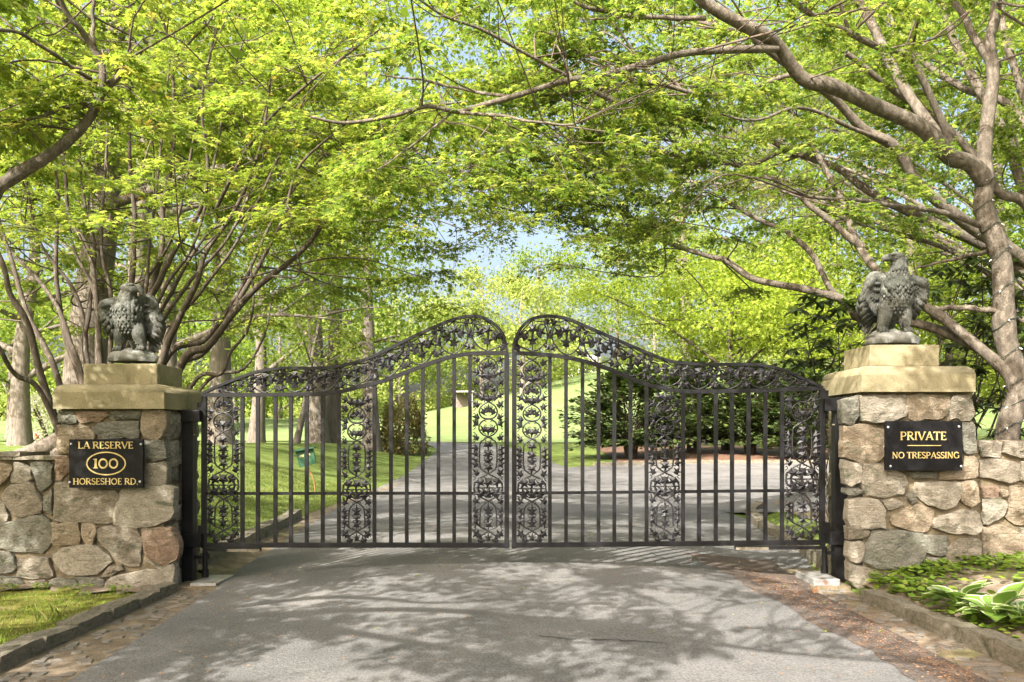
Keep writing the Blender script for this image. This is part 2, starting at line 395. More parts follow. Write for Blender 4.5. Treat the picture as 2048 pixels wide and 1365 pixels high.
# mortar beds of the stone gutters
for s, x0, x1, lab in ((-1, -3.0, -2.3, 'left'), (1, 2.3, 3.0, 'right')):
    yy = np.linspace(-6, 8.6, 60); u = np.linspace(0, 1, 5)[None, :]
    X = x0 + (x1 - x0) * u + 0 * yy[:, None]; Y = np.repeat(yy[:, None], 5, 1)
    g = sheet('gutter', X, Y, H(0 * X, Y) + .026 + 0 * X, M['soil'], label='%s roadside gutter paved with small flat stones' % lab)
    xs0, xs1 = ((-2.95, -2.55) if s < 0 else (2.60, 2.93))
    ms = []
    for q in range(6):
        k = 7; a = np.sort(rng.uniform(0, 2 * np.pi, k) * .35 + np.arange(k) * 2 * np.pi / k * .9)
        rr = rng.uniform(.8, 1.1, k)
        V = [(math.cos(t) * r, math.sin(t) * r, 0) for t, r in zip(a, rr)] + [(math.cos(t) * r * .86, math.sin(t) * r * .86, 1) for t, r in zip(a, rr)]
        Fc = [tuple(range(k, 2 * k))] + [(i, (i + 1) % k, (i + 1) % k + k, i + k) for i in range(k)]
        me = bpy.data.meshes.new('paving_stone'); me.from_pydata(V, [], Fc); me.materials.append(M['flag']); ms.append(me)
    y = 4.4; WL[g.name] = Vector((0, 0, 0))
    while y < 8.1:
        x = xs0 + rng.uniform(0, .05)
        dy = rng.uniform(.075, .12)
        while x < xs1:
            dx = rng.uniform(.06, .13)
            if rng.random() < .66:
                link('paving_stone', ms[rng.integers(6)], g, (x + dx / 2, y + rng.uniform(-.015, .015), float(H(0, y)) + .027), (rng.uniform(-.06, .06), rng.uniform(-.06, .06), rng.uniform(-.3, .3)), (dx * .53, dy * .52, rng.uniform(.003, .012)))
            x += dx
        y += dy
# concrete apron round the left gate post foot
MB().box(-3.02, -2.45, 7.55, 8.5, -.1, .055).box(2.5, 3.02, 7.6, 8.6, -.1, .06).build('apron', M['mortar'])
tag(bpy.data.objects['apron'], 'sandy concrete aprons at the foot of the two gate posts', kind='structure')
# planting bed and mulch bed
def patch(name, x0, x1, y0, y1, m, lift, label, nx=40, ny=40):
    X, Y = np.meshgrid(np.linspace(x0, x1, nx), np.linspace(y0, y1, ny))
    return sheet(name, X, Y, H(X, Y) + lift + .012 * np.sin(X * 9 + Y * 4) * np.sin(Y * 7), m, label=label)
patch('planting_bed', 3.1, 9, -2, 7.9, M['soil'], .03, 'brown leaf-littered planting bed in front of the right wall')
patch('rear_bed', 4.5, 9, 8.5, 15.8, M['soil'], .03, 'mossy bed behind the right gate pier')
patch('far_lawn', -70, 45, 56, 118, M['sun_haze_lawn'], .06, 'pale mown far lawn rising to the trees', 60, 60)
patch('front_turf', -6.5, -3.16, -2, 7.45, M['turf'], .012, 'thin mossy turf in front of the left wall')
X, Y = np.meshgrid(np.linspace(-6, -3.16, 70), np.linspace(0, 1, 6)); Y = 7.6 - Y * (.28 + .12 * np.sin(X * 5) + .07 * np.sin(X * 17) + .05 * np.sin(X * 41)) + .0; sheet('foot_bed', X, Y, H(X, Y) + .022 + .01 * np.sin(X * 23), M['soil'], label='bare sandy soil along the foot of the left wall and pier')
patch('gravel_verge', -3.45, -2.6, 8.5, 26, M['soil'], .022, 'pebbly soil verge between the left kerb and the drive', 12, 60)
patch('mulch_bed', 4.4, 24, 35.0, 47, M['mulch'], .05, 'dark mulch bed under the yew')

# old cracks in the asphalt
def crack(pts, wd, lab):
    c = catmull([(a, b, 0) for a, b in pts], 9)[:, :2]; c = c + rng.normal(0, .012, c.shape)
    t = np.gradient(c, axis=0); t /= np.linalg.norm(t, axis=1)[:, None]; nn = np.stack([-t[:, 1], t[:, 0]], -1)
    ww = wd * rng.uniform(.15, 1, len(c))[:, None]; ww[0] = ww[-1] = .001
    X = np.stack([(c - nn * ww)[:, 0], (c + nn * ww)[:, 0]], 1); Y = np.stack([(c - nn * ww)[:, 1], (c + nn * ww)[:, 1]], 1)
    sheet('asphalt_crack', X, Y, H(X, Y) * 0 + .040 + crown(X, Y), M['rubber'], label=lab)
crack([(.15, 5.42), (.42, 5.36), (.7, 5.33), (.98, 5.30)], .010, 'dark crack in the sunlit foreground of the drive')
crack([(1.45, 9.1), (1.62, 8.2), (1.9, 7.9)], .008, 'crack in the drive near the dark strip')
# ------------------------------------------------------------------ kerbs
kms = []
for q in range(5):
    bm = bmesh.new(); bmesh.ops.create_cube(bm, size=1)
    bmesh.ops.subdivide_edges(bm, edges=bm.edges[:], cuts=2, use_grid_fill=True)
    for v in bm.verts:
        v.co += Vector(rng.normal(0, .022, 3)) * Vector((1.6, .6, 1.1)).length / 2
        if abs(v.co.x) > .45 and v.co.z > .45: v.co.x *= .975; v.co.z *= .97
    me = bpy.data.meshes.new('kerb_stone'); bm.to_mesh(me); bm.free()
    me.materials.append(M['kerb']); kms.append(me)
def kerb(pts, wd, h, step, label, zb=0.0):
    g = tag(link('kerb', None, None, (0, 0, 0)), label, kind='structure')
    c = catmull([(a, b, 0) for a, b in pts], 30)[:, :2]
    d = np.concatenate([[0], np.cumsum(np.linalg.norm(np.diff(c, axis=0), axis=1))])
    s = 0.0
    while s < d[-1] - step * .4:
        L = step * rng.uniform(.75, 1.25); mid = s + L / 2
        x, y = np.interp(mid, d, c[:, 0]), np.interp(mid, d, c[:, 1])
        x2, y2 = np.interp(mid + .05, d, c[:, 0]), np.interp(mid + .05, d, c[:, 1])
        hh = h * rng.uniform(.92, 1.08)
        zb = min(float(H(x, y)), float(H(0, y)) + .35)
        link('kerb_stone', kms[rng.integers(5)], g, (x + rng.normal(0, .008), y, zb + hh / 2 - .06), (rng.normal(0, .02), rng.normal(0, .02), math.atan2(y2 - y, x2 - x) + rng.normal(0, .015)), (L * .975, wd * rng.uniform(.93, 1.07), hh + .12))
        s += L
    return g
kerb([(-3.10, -4), (-3.07, 4), (-3.02, 7.65)], .15, .09, .44, 'left roadside kerb of mossy stone blocks before the gate')
kerb([(3.12, -4), (3.06, 4), (2.98, 7.1)], .16, .12, .42, 'right roadside kerb of stone blocks edging the hosta bed')
kerb([(-3.2, 8.8), (-3.3, 11), (-3.45, 13.6)], .16, .16, 1.0, 'long stone kerb on the left behind the gate')
kerb([(3.3, 8.7), (3.5, 10.5), (3.85, 13.4), (4.6, 15.9), (6.5, 17.4), (12, 18.3)], .18, .14, .45, 'curved stone kerb on the right behind the gate')
kerb([(3.2, 33.2), (5.5, 34.3), (10, 34.9), (24, 35.2)], .2, .15, .8, 'far stone kerb along the mulch bed')

# ------------------------------------------------------------------ stone work
def stone_obj(poly, fn, parent, depth=.09, bulge=.036, mats=None):
    """a rubble stone from a face outline (2d, metres); fn(u, v, d) maps to the world, d outward"""
    p = np.asarray(poly, float); c = p.mean(0)
    seg = np.linalg.norm(np.roll(p, -1, 0) - p, axis=1); per = seg.sum()
    size = math.sqrt(max(.5 * abs(np.sum(p[:, 0] * np.roll(p[:, 1], -1) - np.roll(p[:, 0], -1) * p[:, 1])), 1e-5))
    n = int(np.clip(per / .055, 10, 22))
    cum = np.concatenate([[0], np.cumsum(seg)]); q = np.vstack([p, p[:1]])
    s = np.linspace(0, per, n, endpoint=False)
    o = np.stack([np.interp(s, cum, q[:, 0]), np.interp(s, cum, q[:, 1])], -1)
    # keep the corners, soften them a little, ruffle the outline
    o = .03 * np.roll(o, 1, 0) + .94 * o + .03 * np.roll(o, -1, 0) + rng.normal(0, .0055, o.shape)
    b = bulge * rng.uniform(.7, 1.25)
    tilt = rng.normal(0, .10, 2)
    f1, f2 = rng.uniform(6, 14, 2); ph = rng.uniform(0, 6, 2)
    rings = [(1.0, -depth), (1.0, -.004), (.985, b * .55), (.93, b * .9), (.74, b), (.5, b), (.25, b)]
    pl = [(b * rng.uniform(.85, 1.35), rng.normal(0, .30, 2) * min(1, .14 / size)) for _ in range(4)]   # broken faces
    V = []
    for k, (sc, d) in enumerate(rings):
        for i in range(n):
            u, v = c + (o[i] - c) * sc
            dd = d
            if k >= 2:
                dd = min([d] + [h0 + g0 @ (np.array([u, v]) - c) for h0, g0 in pl]); dd = max(dd, -.002 + .004 * k)
                dd += .008 * math.sin(u * f1 * 3 + ph[0]) * math.sin(v * f2 * 3 + ph[1]) * min(1, size / .2) + rng.normal(0, .0035)
            V.append(fn(u, v, dd))
    V.append(fn(c[0], c[1], min([b] + [h0 for h0, _ in pl]) + rng.normal(0, .004)))
    Fc = []
    for k in range(len(rings) - 1):
        for i in range(n):
            j = (i + 1) % n
            Fc.append((k * n + i, k * n + j, (k + 1) * n + j, (k + 1) * n + i))
    t = (len(rings) - 1) * n
    for i in range(n): Fc.append((t + i, t + (i + 1) % n, len(V) - 1))
    o0 = Vector(fn(c[0], c[1], 0))
    me = bpy.data.meshes.new('stone')
    me.from_pydata([tuple(Vector(x) - o0) for x in V], [], Fc)
    bm = bmesh.new(); bm.from_mesh(me); bmesh.ops.recalc_face_normals(bm, faces=bm.faces[:]); bm.to_mesh(me); bm.free()
    me.polygons.foreach_set('use_smooth', np.ones(len(me.polygons), dtype=bool))
    me.set_sharp_from_angle(angle=R(24))
    me.materials.append(M['stone'])
    return link('stone', me, parent, o0)

def px_poly(pts, ox, oy, sc, Yp):
    out = []
    for x, y in pts:
        w = P(ox + x * sc, oy + y * sc, Yp); out.append((w[0], w[2]))
    c = np.mean(out, 0)
    return [tuple(c + (np.array(q) - c) * 1.06) for q in out]

def front(Yp):
    return lambda u, v, d: (u, Yp - d, v)
def sidewall(xp, sgn):
    return lambda u, v, d: (xp + sgn * d, u, v)

def rows(u0, u1, v0, v1, fn, parent, hmin=.14, hmax=.26, wmin=.18, wmax=.4, **kw):
    v = v0
    while v < v1 - .05:
        h = min(rng.uniform(hmin, hmax), v1 - v); u = u0
        if v1 - v - h < .08: h = v1 - v
        while u < u1 - .03:
            w_ = min(rng.uniform(wmin, wmax), u1 - u)
            if u1 - u - w_ < .1: w_ = u1 - u
            j = lambda: rng.normal(0, .014)
            g = .008
            stone_obj([(u + g + j() * .6, v + g + j()), (u + w_ / 2, v + g + j()), (u + w_ - g + j() * .6, v + g + j()), (u + w_ - g, v + h / 2), (u + w_ - g + j(), v + h - g + j()), (u + w_ / 2, v + h - g + j()), (u + g + j(), v + h - g + j()), (u + g, v + h / 2)], fn, parent, **kw)
            u += w_
        v += h

LP1 = [[(312,885),(400,880),(415,940),(385,950),(312,950)], [(405,885),(580,880),(590,905),(520,945),(425,945)], [(595,880),(770,880),(762,925),(640,930),(595,915)],
  [(775,880),(905,880),(905,960),(870,1035),(780,1025),(768,940)], [(312,960),(480,965),(500,1000),(520,1030),(385,1035),(375,1115),(305,1115)],
  [(515,960),(560,938),(755,938),(750,1030),(540,1030),(500,985)], [(785,1040),(890,1045),(905,1140),(790,1160)], [(790,1168),(905,1155),(908,1285),(790,1285)]]
LP2 = [[(320,40),(405,40),(405,120),(340,190),(322,185)], [(320,198),(405,195),(440,235),(690,240),(690,300),(640,440),(470,420),(320,420)],
  [(700,250),(740,215),(850,210),(1010,215),(1000,400),(870,455),(660,440),(670,370)], [(310,430),(460,425),(470,480),(460,555),(305,560)],
  [(475,430),(560,440),(565,500),(545,550),(490,550),(470,500)], [(570,470),(620,450),(790,460),(820,520),(810,690),(700,660),(570,520)],
  [(830,470),(1000,460),(1045,560),(1030,640),(950,680),(850,620),(825,540)], [(345,575),(490,560),(560,560),(650,650),(560,730),(400,735),(330,690),(300,620)],
  [(640,680),(700,670),(720,700),(640,740),(575,745)], [(430,745),(600,750),(615,790),(540,820),(480,810)], [(650,745),(800,710),(940,705),(960,800),(900,850),(720,850),(610,830),(610,800)],
  [(290,760),(420,750),(470,810),(350,840),(280,810)], [(850,645),(940,690),(1020,660),(1010,800),(975,800),(945,700)], [(340,850),(480,825),(600,835),(610,880),(340,880)]]
LW = [[(-60,85),(60,80),(75,120),(20,200),(-60,220)], [(80,75),(160,80),(170,130),(185,180),(60,200),(45,190),(85,110)], [(175,75),(300,75),(303,200),(225,250),(195,150)],
  [(10,250),(60,208),(190,190),(245,320),(230,370),(110,395),(60,370),(10,290)], [(250,280),(300,230),(303,390),(255,350)], [(-60,260),(0,290),(50,380),(45,420),(-60,440)],
  [(-60,460),(130,400),(250,385),(303,430),(295,540),(240,605),(100,590),(-60,570)], [(-60,600),(60,600),(95,690),(70,720),(-60,720)], [(110,640),(240,620),(285,640),(303,740),(200,755),(95,745)],
  [(-60,740),(90,745),(150,800),(-60,830)], [(170,770),(280,765),(270,820),(180,820)]]
RP = [[(275,60),(385,45),(380,150),(370,215),(280,230)], [(395,40),(690,35),(695,170),(570,215),(440,215),(400,190)], [(705,35),(975,35),(970,175),(860,195),(730,195),(700,120)],
  [(985,35),(1120,40),(1135,150),(1115,195),(980,190)], [(290,240),(430,225),(540,290),(545,400),(520,470),(430,480),(290,440)], [(1050,205),(1140,215),(1150,415),(1062,420)],
  [(290,460),(410,490),(395,600),(340,630),(292,610)], [(700,540),(900,535),(900,580),(730,575)], [(910,535),(1065,530),(1072,430),(1155,430),(1165,575),(910,583)],
  [(415,490),(560,480),(575,530),(680,545),(715,620),(680,670),(560,700),(440,690),(405,580)], [(755,605),(1040,595),(1055,700),(1010,765),(960,785),(820,740),(750,680)],
  [(1055,600),(1160,590),(1170,740),(1100,770),(1052,720)], [(700,690),(745,660),(755,715),(720,740)], [(300,640),(410,640),(425,670),(330,690),(300,680)],
  [(535,720),(650,710),(690,740),(600,785),(545,750)], [(325,720),(420,695),(540,740),(560,830),(555,900),(430,910),(325,870)], [(600,850),(660,790),(760,745),(865,780),(870,860),(820,925),(700,915),(590,870)],
  [(880,830),(1080,780),(1165,790),(1180,920),(1160,945),(980,935),(870,900)], [(310,895),(400,885),(460,920),(430,970),(320,970)], [(480,925),(600,915),(800,930),(815,1080),(760,1160),(640,1180),(470,1150),(410,1110),(440,1000)],
  [(805,945),(960,950),(950,1050),(920,1085),(830,1070)], [(820,1090),(935,1095),(925,1180),(840,1190),(815,1150)], [(960,1040),(1050,975),(1180,970),(1195,1170),(1080,1195),(970,1160),(940,1110)],
  [(325,1000),(380,980),(430,1000),(400,1110),(390,1140),(320,1100)], [(320,1130),(480,1170),(550,1210),(545,1300),(400,1310),(330,1250)], [(560,1195),(800,1200),(820,1280),(560,1300)], [(830,1205),(1190,1205),(1195,1290),(830,1290)]]
RW = [[(1175,330),(1315,330),(1315,440),(1175,435)], [(1325,335),(1550,335),(1550,440),(1440,445),(1330,410)], [(1175,455),(1300,445),(1430,480),(1440,580),(1380,605),(1178,570)],
  [(1445,470),(1600,465),(1600,600),(1450,600)], [(1180,635),(1290,630),(1300,700),(1190,700)], [(1300,640),(1362,650),(1355,705),(1310,695)], [(1192,715),(1310,705),(1355,740),(1340,810),(1250,865),(1192,880)],
  [(1372,630),(1560,630),(1560,870),(1420,880),(1345,850),(1368,770)], [(1192,900),(1300,880),(1430,930),(1470,1000),(1450,1110),(1330,1145),(1208,1150)], [(1440,900),(1600,890),(1600,1130),(1475,1080)],
  [(1200,1165),(1340,1158),(1460,1125),(1600,1140),(1600,1290),(1200,1290)]]

def slab(x0, x1, y0, y1, z0, z1, rad, name, parent):
    """cap stone: rounded on the upper edges only"""
    mb = MB(); k = 5; prof = [(0, z0)] + [(rad * (1 - math.cos(a)), z1 - rad + rad * math.sin(a)) for a in np.linspace(0, math.pi / 2, k)]
    n = len(prof); V = []
    for ins, z in prof: V += [(x0 + ins, y0 + ins, z), (x1 - ins, y0 + ins, z), (x1 - ins, y1 - ins, z), (x0 + ins, y1 - ins, z)]
    Fc = [(3, 2, 1, 0), tuple(4 * (n - 1) + i for i in range(4))]
    for r_ in range(n - 1):
        for i in range(4): Fc.append((4 * r_ + i, 4 * r_ + (i + 1) % 4, 4 * r_ + 4 + (i + 1) % 4, 4 * r_ + 4 + i))
    o = mb.add(V, Fc).build(name, M['cap'], parent)
    for f in o.data.polygons: f.use_smooth = abs(f.normal.z) > .05 and abs(f.normal.z) < .98
    return o

YF = 7.55
# left pier
lp = thing('stone_pier', (-3.55, 8.0, 0), 'left stone gate pier carrying the address plaque and bowed eagle', 'gate pier', 'stone gate piers')
MB().box(-4.01, -3.10, YF + .035, 8.40, -.15, 1.637).build('mortar_core', M['mortar'], lp)
for p in LP1: stone_obj(px_poly(p, 0, 500, .3663, YF), front(YF + .02), lp)
for p in LP2: stone_obj(px_poly(p, 0, 900, .3418, YF), front(YF + .02), lp)
rows(YF + .08, 8.38, -.02, 1.63, sidewall(-3.10, 1), lp, bulge=.035)
slab(-4.04, -3.06, 7.5, 8.47, 1.637, 1.857, .075, 'cap_slab', lp)
MB().box(-3.83, -3.17, 7.62, 8.2, 1.858, 2.045).build('plinth_block', M['cap'], lp, bevel=.008)
# right pier
rp = thing('stone_pier', (3.58, 8.0, 0), 'right stone gate pier carrying the private plaque and upright eagle', 'gate pier', 'stone gate piers')
MB().box(3.12, 4.09, YF + .035, 8.40, -.15, 1.787).build('mortar_core', M['mortar'], rp)
for p in RP: stone_obj(px_poly(p, 1600, 780, .3077, YF), front(YF + .02), rp)
rows(YF + .08, 8.38, .03, 1.78, sidewall(3.12, -1), rp, bulge=.035)
slab(3.075, 4.08, 7.5, 8.47, 1.787, 2.02, .08, 'cap_slab', rp)
MB().box(3.19, 3.81, 7.6, 8.2, 2.021, 2.212).build('plinth_block', M['cap'], rp, bevel=.008)
# low walls beside the piers
lw = thing('stone_wall', (-5.0, 7.8, 0), 'low rubble retaining wall on the left, mossy turf above', 'stone wall', 'low stone garden walls')
YL = 7.64
MB().box(-7.5, -4.02, YL + .035, 8.1, -.15, 1.18).build('mortar_core', M['mortar'], lw)
for p in LW: stone_obj(px_poly(p, 0, 900, .3418, YL), front(YL + .02), lw)
rows(-6.9, -4.80, 0, 1.17, front(YL + .02), lw)
for x0, x1, z, dz in ((-4.62, -4.03, 1.185, .03), (-5.3, -4.4, 1.215, .035), (-6.2, -5.32, 1.19, .05), (-7.2, -6.22, 1.19, .045)):
    mb = MB(); xs_ = np.linspace(x0, x1, 9); fy = YL - .02 + rng.normal(0, .025, 9); zz = z + dz + rng.normal(0, .006, 9)
    mb.add([(a, b, z) for a, b in zip(xs_, fy)] + [(a, b + .01, c_) for a, b, c_ in zip(xs_, fy, zz)] + [(a, 8.12, c_) for a, c_ in zip(xs_, zz)] + [(a, 8.12, z) for a in xs_], [(k_ * 9 + i, k_ * 9 + i + 1, (k_ + 1) * 9 + i + 1, (k_ + 1) * 9 + i) for k_ in range(3) for i in range(8)] + [(0, 9, 18, 27), (8, 35, 26, 17)]).build('coping_slab', M['kerb'], lw)
rw = thing('stone_wall', (5.2, 8.1, 0), 'low rubble garden wall on the right behind the hostas', 'stone wall', 'low stone garden walls')
YR = 7.86
MB().box(4.12, 8.0, YR + .035, 8.35, -.1, 1.36).build('mortar_core', M['mortar'], rw)
for p in RW: stone_obj(px_poly(p, 1600, 780, .3077, YR), front(YR + .02), rw)
rows(5.02, 7.9, .1, 1.35, front(YR + .02), rw)

# ------------------------------------------------------------------ lettering (drawn with a broad and a thin stroke)
def arc(cx, cy, rx, ry, a0, a1, n=14):
    return [(cx + rx * math.cos(R(a)), cy + ry * math.sin(R(a))) for a in np.linspace(a0, a1, n)]
TK, TN = .155, .085
def serif(x, y, w_=.26): return ([(x - w_ / 2, y), (x + w_ / 2, y)], .06)
G = {
 'L': (.60, [([(.14,0),(.14,1)],TK), serif(.14,.97), ([(.02,.03),(.52,.03)],.07), ([(.52,.0),(.56,.2)],.06)]),
 'A': (.78, [([(.07,0),(.40,1)],TN), ([(.38,1),(.70,0)],TK), ([(.18,.33),(.6,.33)],.07), serif(.07,.03,.24), serif(.70,.03,.24)]),
 'R': (.74, [([(.14,0),(.14,1)],TK), ([(.14,.96)]+arc(.33,.74,.23,.22,90,-90)+[(.14,.52)],.10), ([(.32,.52),(.68,0)],TK), serif(.12,.03), serif(.12,.97,.22)]),
 'E': (.60, [([(.14,0),(.14,1)],TK), ([(.04,.03),(.52,.03)],.07), ([(.04,.97),(.50,.97)],.07), ([(.14,.51),(.42,.51)],.07), ([(.51,.0),(.54,.16)],.06), ([(.49,1.0),(.52,.84)],.06), ([(.42,.43),(.42,.59)],.05)]),
 'S': (.56, [(arc(.28,.745,.20,.215,35,250,14)+arc(.28,.26,.21,.225,80,-150,16),.12), ([(.46,.78),(.46,.95)],.05), ([(.07,.05),(.07,.24)],.05)]),
 'V': (.76, [([(.06,1),(.38,0)],TK), ([(.38,0),(.70,1)],TN), serif(.07,.97,.24), serif(.69,.97,.24)]),
 'H': (.82, [([(.15,0),(.15,1)],TK), ([(.66,0),(.66,1)],TK), ([(.15,.51),(.66,.51)],.07), serif(.15,.03), serif(.15,.97), serif(.66,.03), serif(.66,.97)]),
 'O': (.86, [(arc(.42,.5,.34,.46,0,360,30),.125)]),
 '0': (.82, [(arc(.40,.5,.31,.46,0,360,30),.135)]),
 'D': (.80, [([(.14,0),(.14,1)],TK), ([(.05,.965)]+arc(.30,.5,.40,.465,90,-90,18)+[(.05,.035)],.10)]),
 '.': (.28, [([(.12,0),(.12,.13)],.14)]),
 'P': (.66, [([(.14,0),(.14,1)],TK), ([(.14,.96)]+arc(.32,.71,.25,.25,90,-90)+[(.14,.46)],.10), serif(.14,.03), serif(.12,.97,.22)]),
 'I': (.34, [([(.15,0),(.15,1)],TK), serif(.15,.03), serif(.15,.97)]),
 'T': (.70, [([(.34,0),(.34,1)],TK), ([(.04,.965),(.64,.965)],.075), serif(.34,.03), ([(.05,.99),(.03,.82)],.06), ([(.63,.99),(.65,.82)],.06)]),
 'N': (.84, [([(.13,0),(.13,1)],TN), ([(.12,1),(.66,0)],TK), ([(.67,0),(.67,1)],TN), serif(.13,.03,.24), serif(.67,.97,.24), serif(.08,.97,.16)]),
 'G': (.84, [(arc(.42,.5,.34,.46,45,330,24),.125), ([(.71,.10),(.71,.42)],.12), ([(.56,.43),(.78,.43)],.06), ([(.66,.72),(.66,.92)],.05)]),
 '1': (.40, [([(.22,0),(.22,1)],.20), serif(.22,.03,.38), ([(.04,.93),(.22,.97)],.07)]),
 ' ': (.30, []),
}
def ribbon(mb, pts, wd, fn, t):
    p = np.array(pts, float)
    closed = np.linalg.norm(p[0] - p[-1]) < 1e-6
    tg = np.gradient(p, axis=0)
    if closed: tg[0] = tg[-1] = p[1] - p[-2]
    tg /= np.linalg.norm(tg, axis=1)[:, None]; nn = np.stack([-tg[:, 1], tg[:, 0]], -1) * wd / 2
    n = len(p); V = []
    for a in (p + nn, p - nn):
        for d in (0, t): V += [fn(q[0], q[1], d) for q in a]
    Fc = []
    for i in range(n - 1):
        Fc += [(n + i, n + i + 1, 3 * n + i + 1, 3 * n + i), (i, i + 1, n + i + 1, n + i), (2 * n + i, 3 * n + i, 3 * n + i + 1, 2 * n + i + 1)]
    mb.add(V, Fc)
def text(s, cx, base, cap, width, fn, name, parent, m):
    adv = [G[c][0] for c in s]; tot = sum(adv); sx = width / tot
    mb = MB(); x = -tot / 2; k = 0
    for c in s:
        for pts, wd in G[c][1]:
            k += 1
            q = [((x + a) * sx + cx, b * cap + base) for a, b in pts]
            ribbon(mb, q, wd * (cap + sx) / 2, fn, .0030 + .00012 * (k % 7))
        x += G[c][0]
    return mb.build(name, m, parent)

def plaque(x0, x1, z0, z1, yb, th, rot, loc_label):
    pass
def pxz(px, py, Yp):
    w_ = P(px, py, Yp); return w_[0], w_[2]
def sign(corners, Yp, label, lines, oval=None, rule=None, screws=()):
    (xa, za), (xb, zb) = pxz(*corners[0], Yp), pxz(*corners[1], Yp)
    t = thing('sign', ((xa + xb) / 2, Yp, zb), label, 'sign', 'black and gold plaques on the gate piers')
    MB().box(xa, xb, Yp, Yp + .028, zb, za).build('panel', M['sign_black'], t, bevel=.004)
    fn = lambda u, v, d: (u, Yp - .0006 - d, v)
    for s, (l, r, top, bot) in lines:
        x0, z1 = pxz(l, top, Yp); x1, z0 = pxz(r, bot, Yp)
        text(s, (x0 + x1) / 2, z0, z1 - z0, x1 - x0, fn, 'lettering', t, M['gold'])
    if oval:
        x0, z1 = pxz(oval[0], oval[1], Yp); x1, z0 = pxz(oval[2], oval[3], Yp)
        mb = MB(); ribbon(mb, arc((x0 + x1) / 2, (z0 + z1) / 2, (x1 - x0) / 2, (z1 - z0) / 2, 0, 360, 60), .0105, fn, .003); mb.build('oval_line', M['gold'], t)
    if rule:
        x0, z = pxz(rule[0], rule[1], Yp); x1, _ = pxz(rule[2], rule[1], Yp)
        mb = MB(); ribbon(mb, [(x0, z), ((x0 + x1) / 2, z), (x1, z)], .007, fn, .003); mb.build('rule_line', M['gold'], t)
    for px, py in screws:
        x, z = pxz(px, py, Yp)
        mb = MB(); mb.tube([(x, Yp + .004, z), (x, Yp - .004, z), (x, Yp - .008, z), (x, Yp - .009, z)], [.011, .011, .008, .0005], 10); mb.build('screw', M['screw'], t, True)
    return t
sign(((138, 879), (286.5, 976)), 7.46, 'black plaque with gold lettering, an oval and the number 100', [('LA RESERVE', (156, 267, 884, 897.5)), ('100', (186, 238, 918, 937)), ('HORSESHOE RD.', (146, 277, 957, 969.5))],
     oval=(174, 905, 251, 950), screws=[(142.5, 888.5), (282, 889), (139.5, 965), (280, 964)])
sign(((1771, 842.5), (1925, 941.5)), 7.46, 'black plaque warning private, no trespassing, in gold letters', [('PRIVATE', (1800, 1893, 864, 880.5)), ('NO TRESPASSING', (1784, 1919, 904.5, 917))],
     rule=(1814, 891.5, 1882), screws=[(1776, 855), (1918, 854), (1781, 933), (1922, 933)])
# ------------------------------------------------------------------ wrought iron gate
YG = 7.95
def g2(px, py): w_ = P(px, py, YG); return np.array([w_[0], w_[2]])
def rail(mb, pts, w_, d, y=YG, sub=8):
    """flat bar swept along a curve in the gate's plane"""
    c = catmull([(a, b, 0) for a, b in pts], sub)[:, :2] if len(pts) > 2 else np.array(pts, float)
    t = np.gradient(c, axis=0); t /= np.linalg.norm(t, axis=1)[:, None]; n = np.stack([-t[:, 1], t[:, 0]], -1) * w_ / 2
    V = []; m = len(c)
    for q, yy in ((c + n, y - d / 2), (c + n, y + d / 2), (c - n, y + d / 2), (c - n, y - d / 2)):
        V += [(a[0], yy, a[1]) for a in q]
    Fc = []
    for k in range(4):
        k2 = (k + 1) % 4
        for i in range(m - 1): Fc.append((k * m + i, k * m + i + 1, k2 * m + i + 1, k2 * m + i))
    Fc += [(0, m, 2 * m, 3 * m), (m - 1, 4 * m - 1, 3 * m - 1, 2 * m - 1)]
    mb.add(V, Fc)

def leaf_mesh(name, five=True):
    """cast vine leaf, domed, about 1 unit across"""
    ang = [-135, -70, 0, 70, 135] if five else [-80, 0, 80]
    tip = {-135: .42, 135: .42, -70: .52, 70: .52, 0: .62, -80: .5, 80: .5}
    V = [(0, -.16, .02)]; pts = []
    for i, a in enumerate(ang):
        r = tip[a]
        pts.append((r * math.sin(R(a)), r * math.cos(R(a)), -.02))
        if i < len(ang) - 1:
            b = (a + ang[i + 1]) / 2; pts.append((.22 * math.sin(R(b)), .22 * math.cos(R(b)), 0.02))
    pts.append((0, -.34, -.02))
    n = len(pts)
    V = [(0, 0, -.16)] + [(x, -y if False else y, z) for x, y, z in pts] + [(x, y, z + .07) for x, y, z in pts]
    Fc = [(0, 1 + i, 1 + (i + 1) % n) for i in range(n)] + [(1 + i, 1 + n + i, 1 + n + (i + 1) % n, 1 + (i + 1) % n) for i in range(n)] + [tuple(range(n + 1, 2 * n + 1))]
    me = bpy.data.meshes.new(name)
    # model lies in x/z of the gate, y is depth
    me.from_pydata([(x, z, y) for x, y, z in V], [], Fc); me.materials.append(M['iron_cast'])
    bm = bmesh.new(); bm.from_mesh(me); bmesh.ops.recalc_face_normals(bm, faces=bm.faces[:]); bm.to_mesh(me); bm.free()
    return me
LEAF5, LEAF3 = leaf_mesh('iron_leaf'), leaf_mesh('iron_leaf', False)
leaf_count = [0]
def put_leaf(parent, x, z, s, a, small=False):
    leaf_count[0] += 1
    o = link('iron_leaf', LEAF3 if small else LEAF5, parent, (x, YG - .012, z), (R(rng.uniform(-14, 14)), R(a), R(rng.uniform(-14, 14))), (s, s, s))

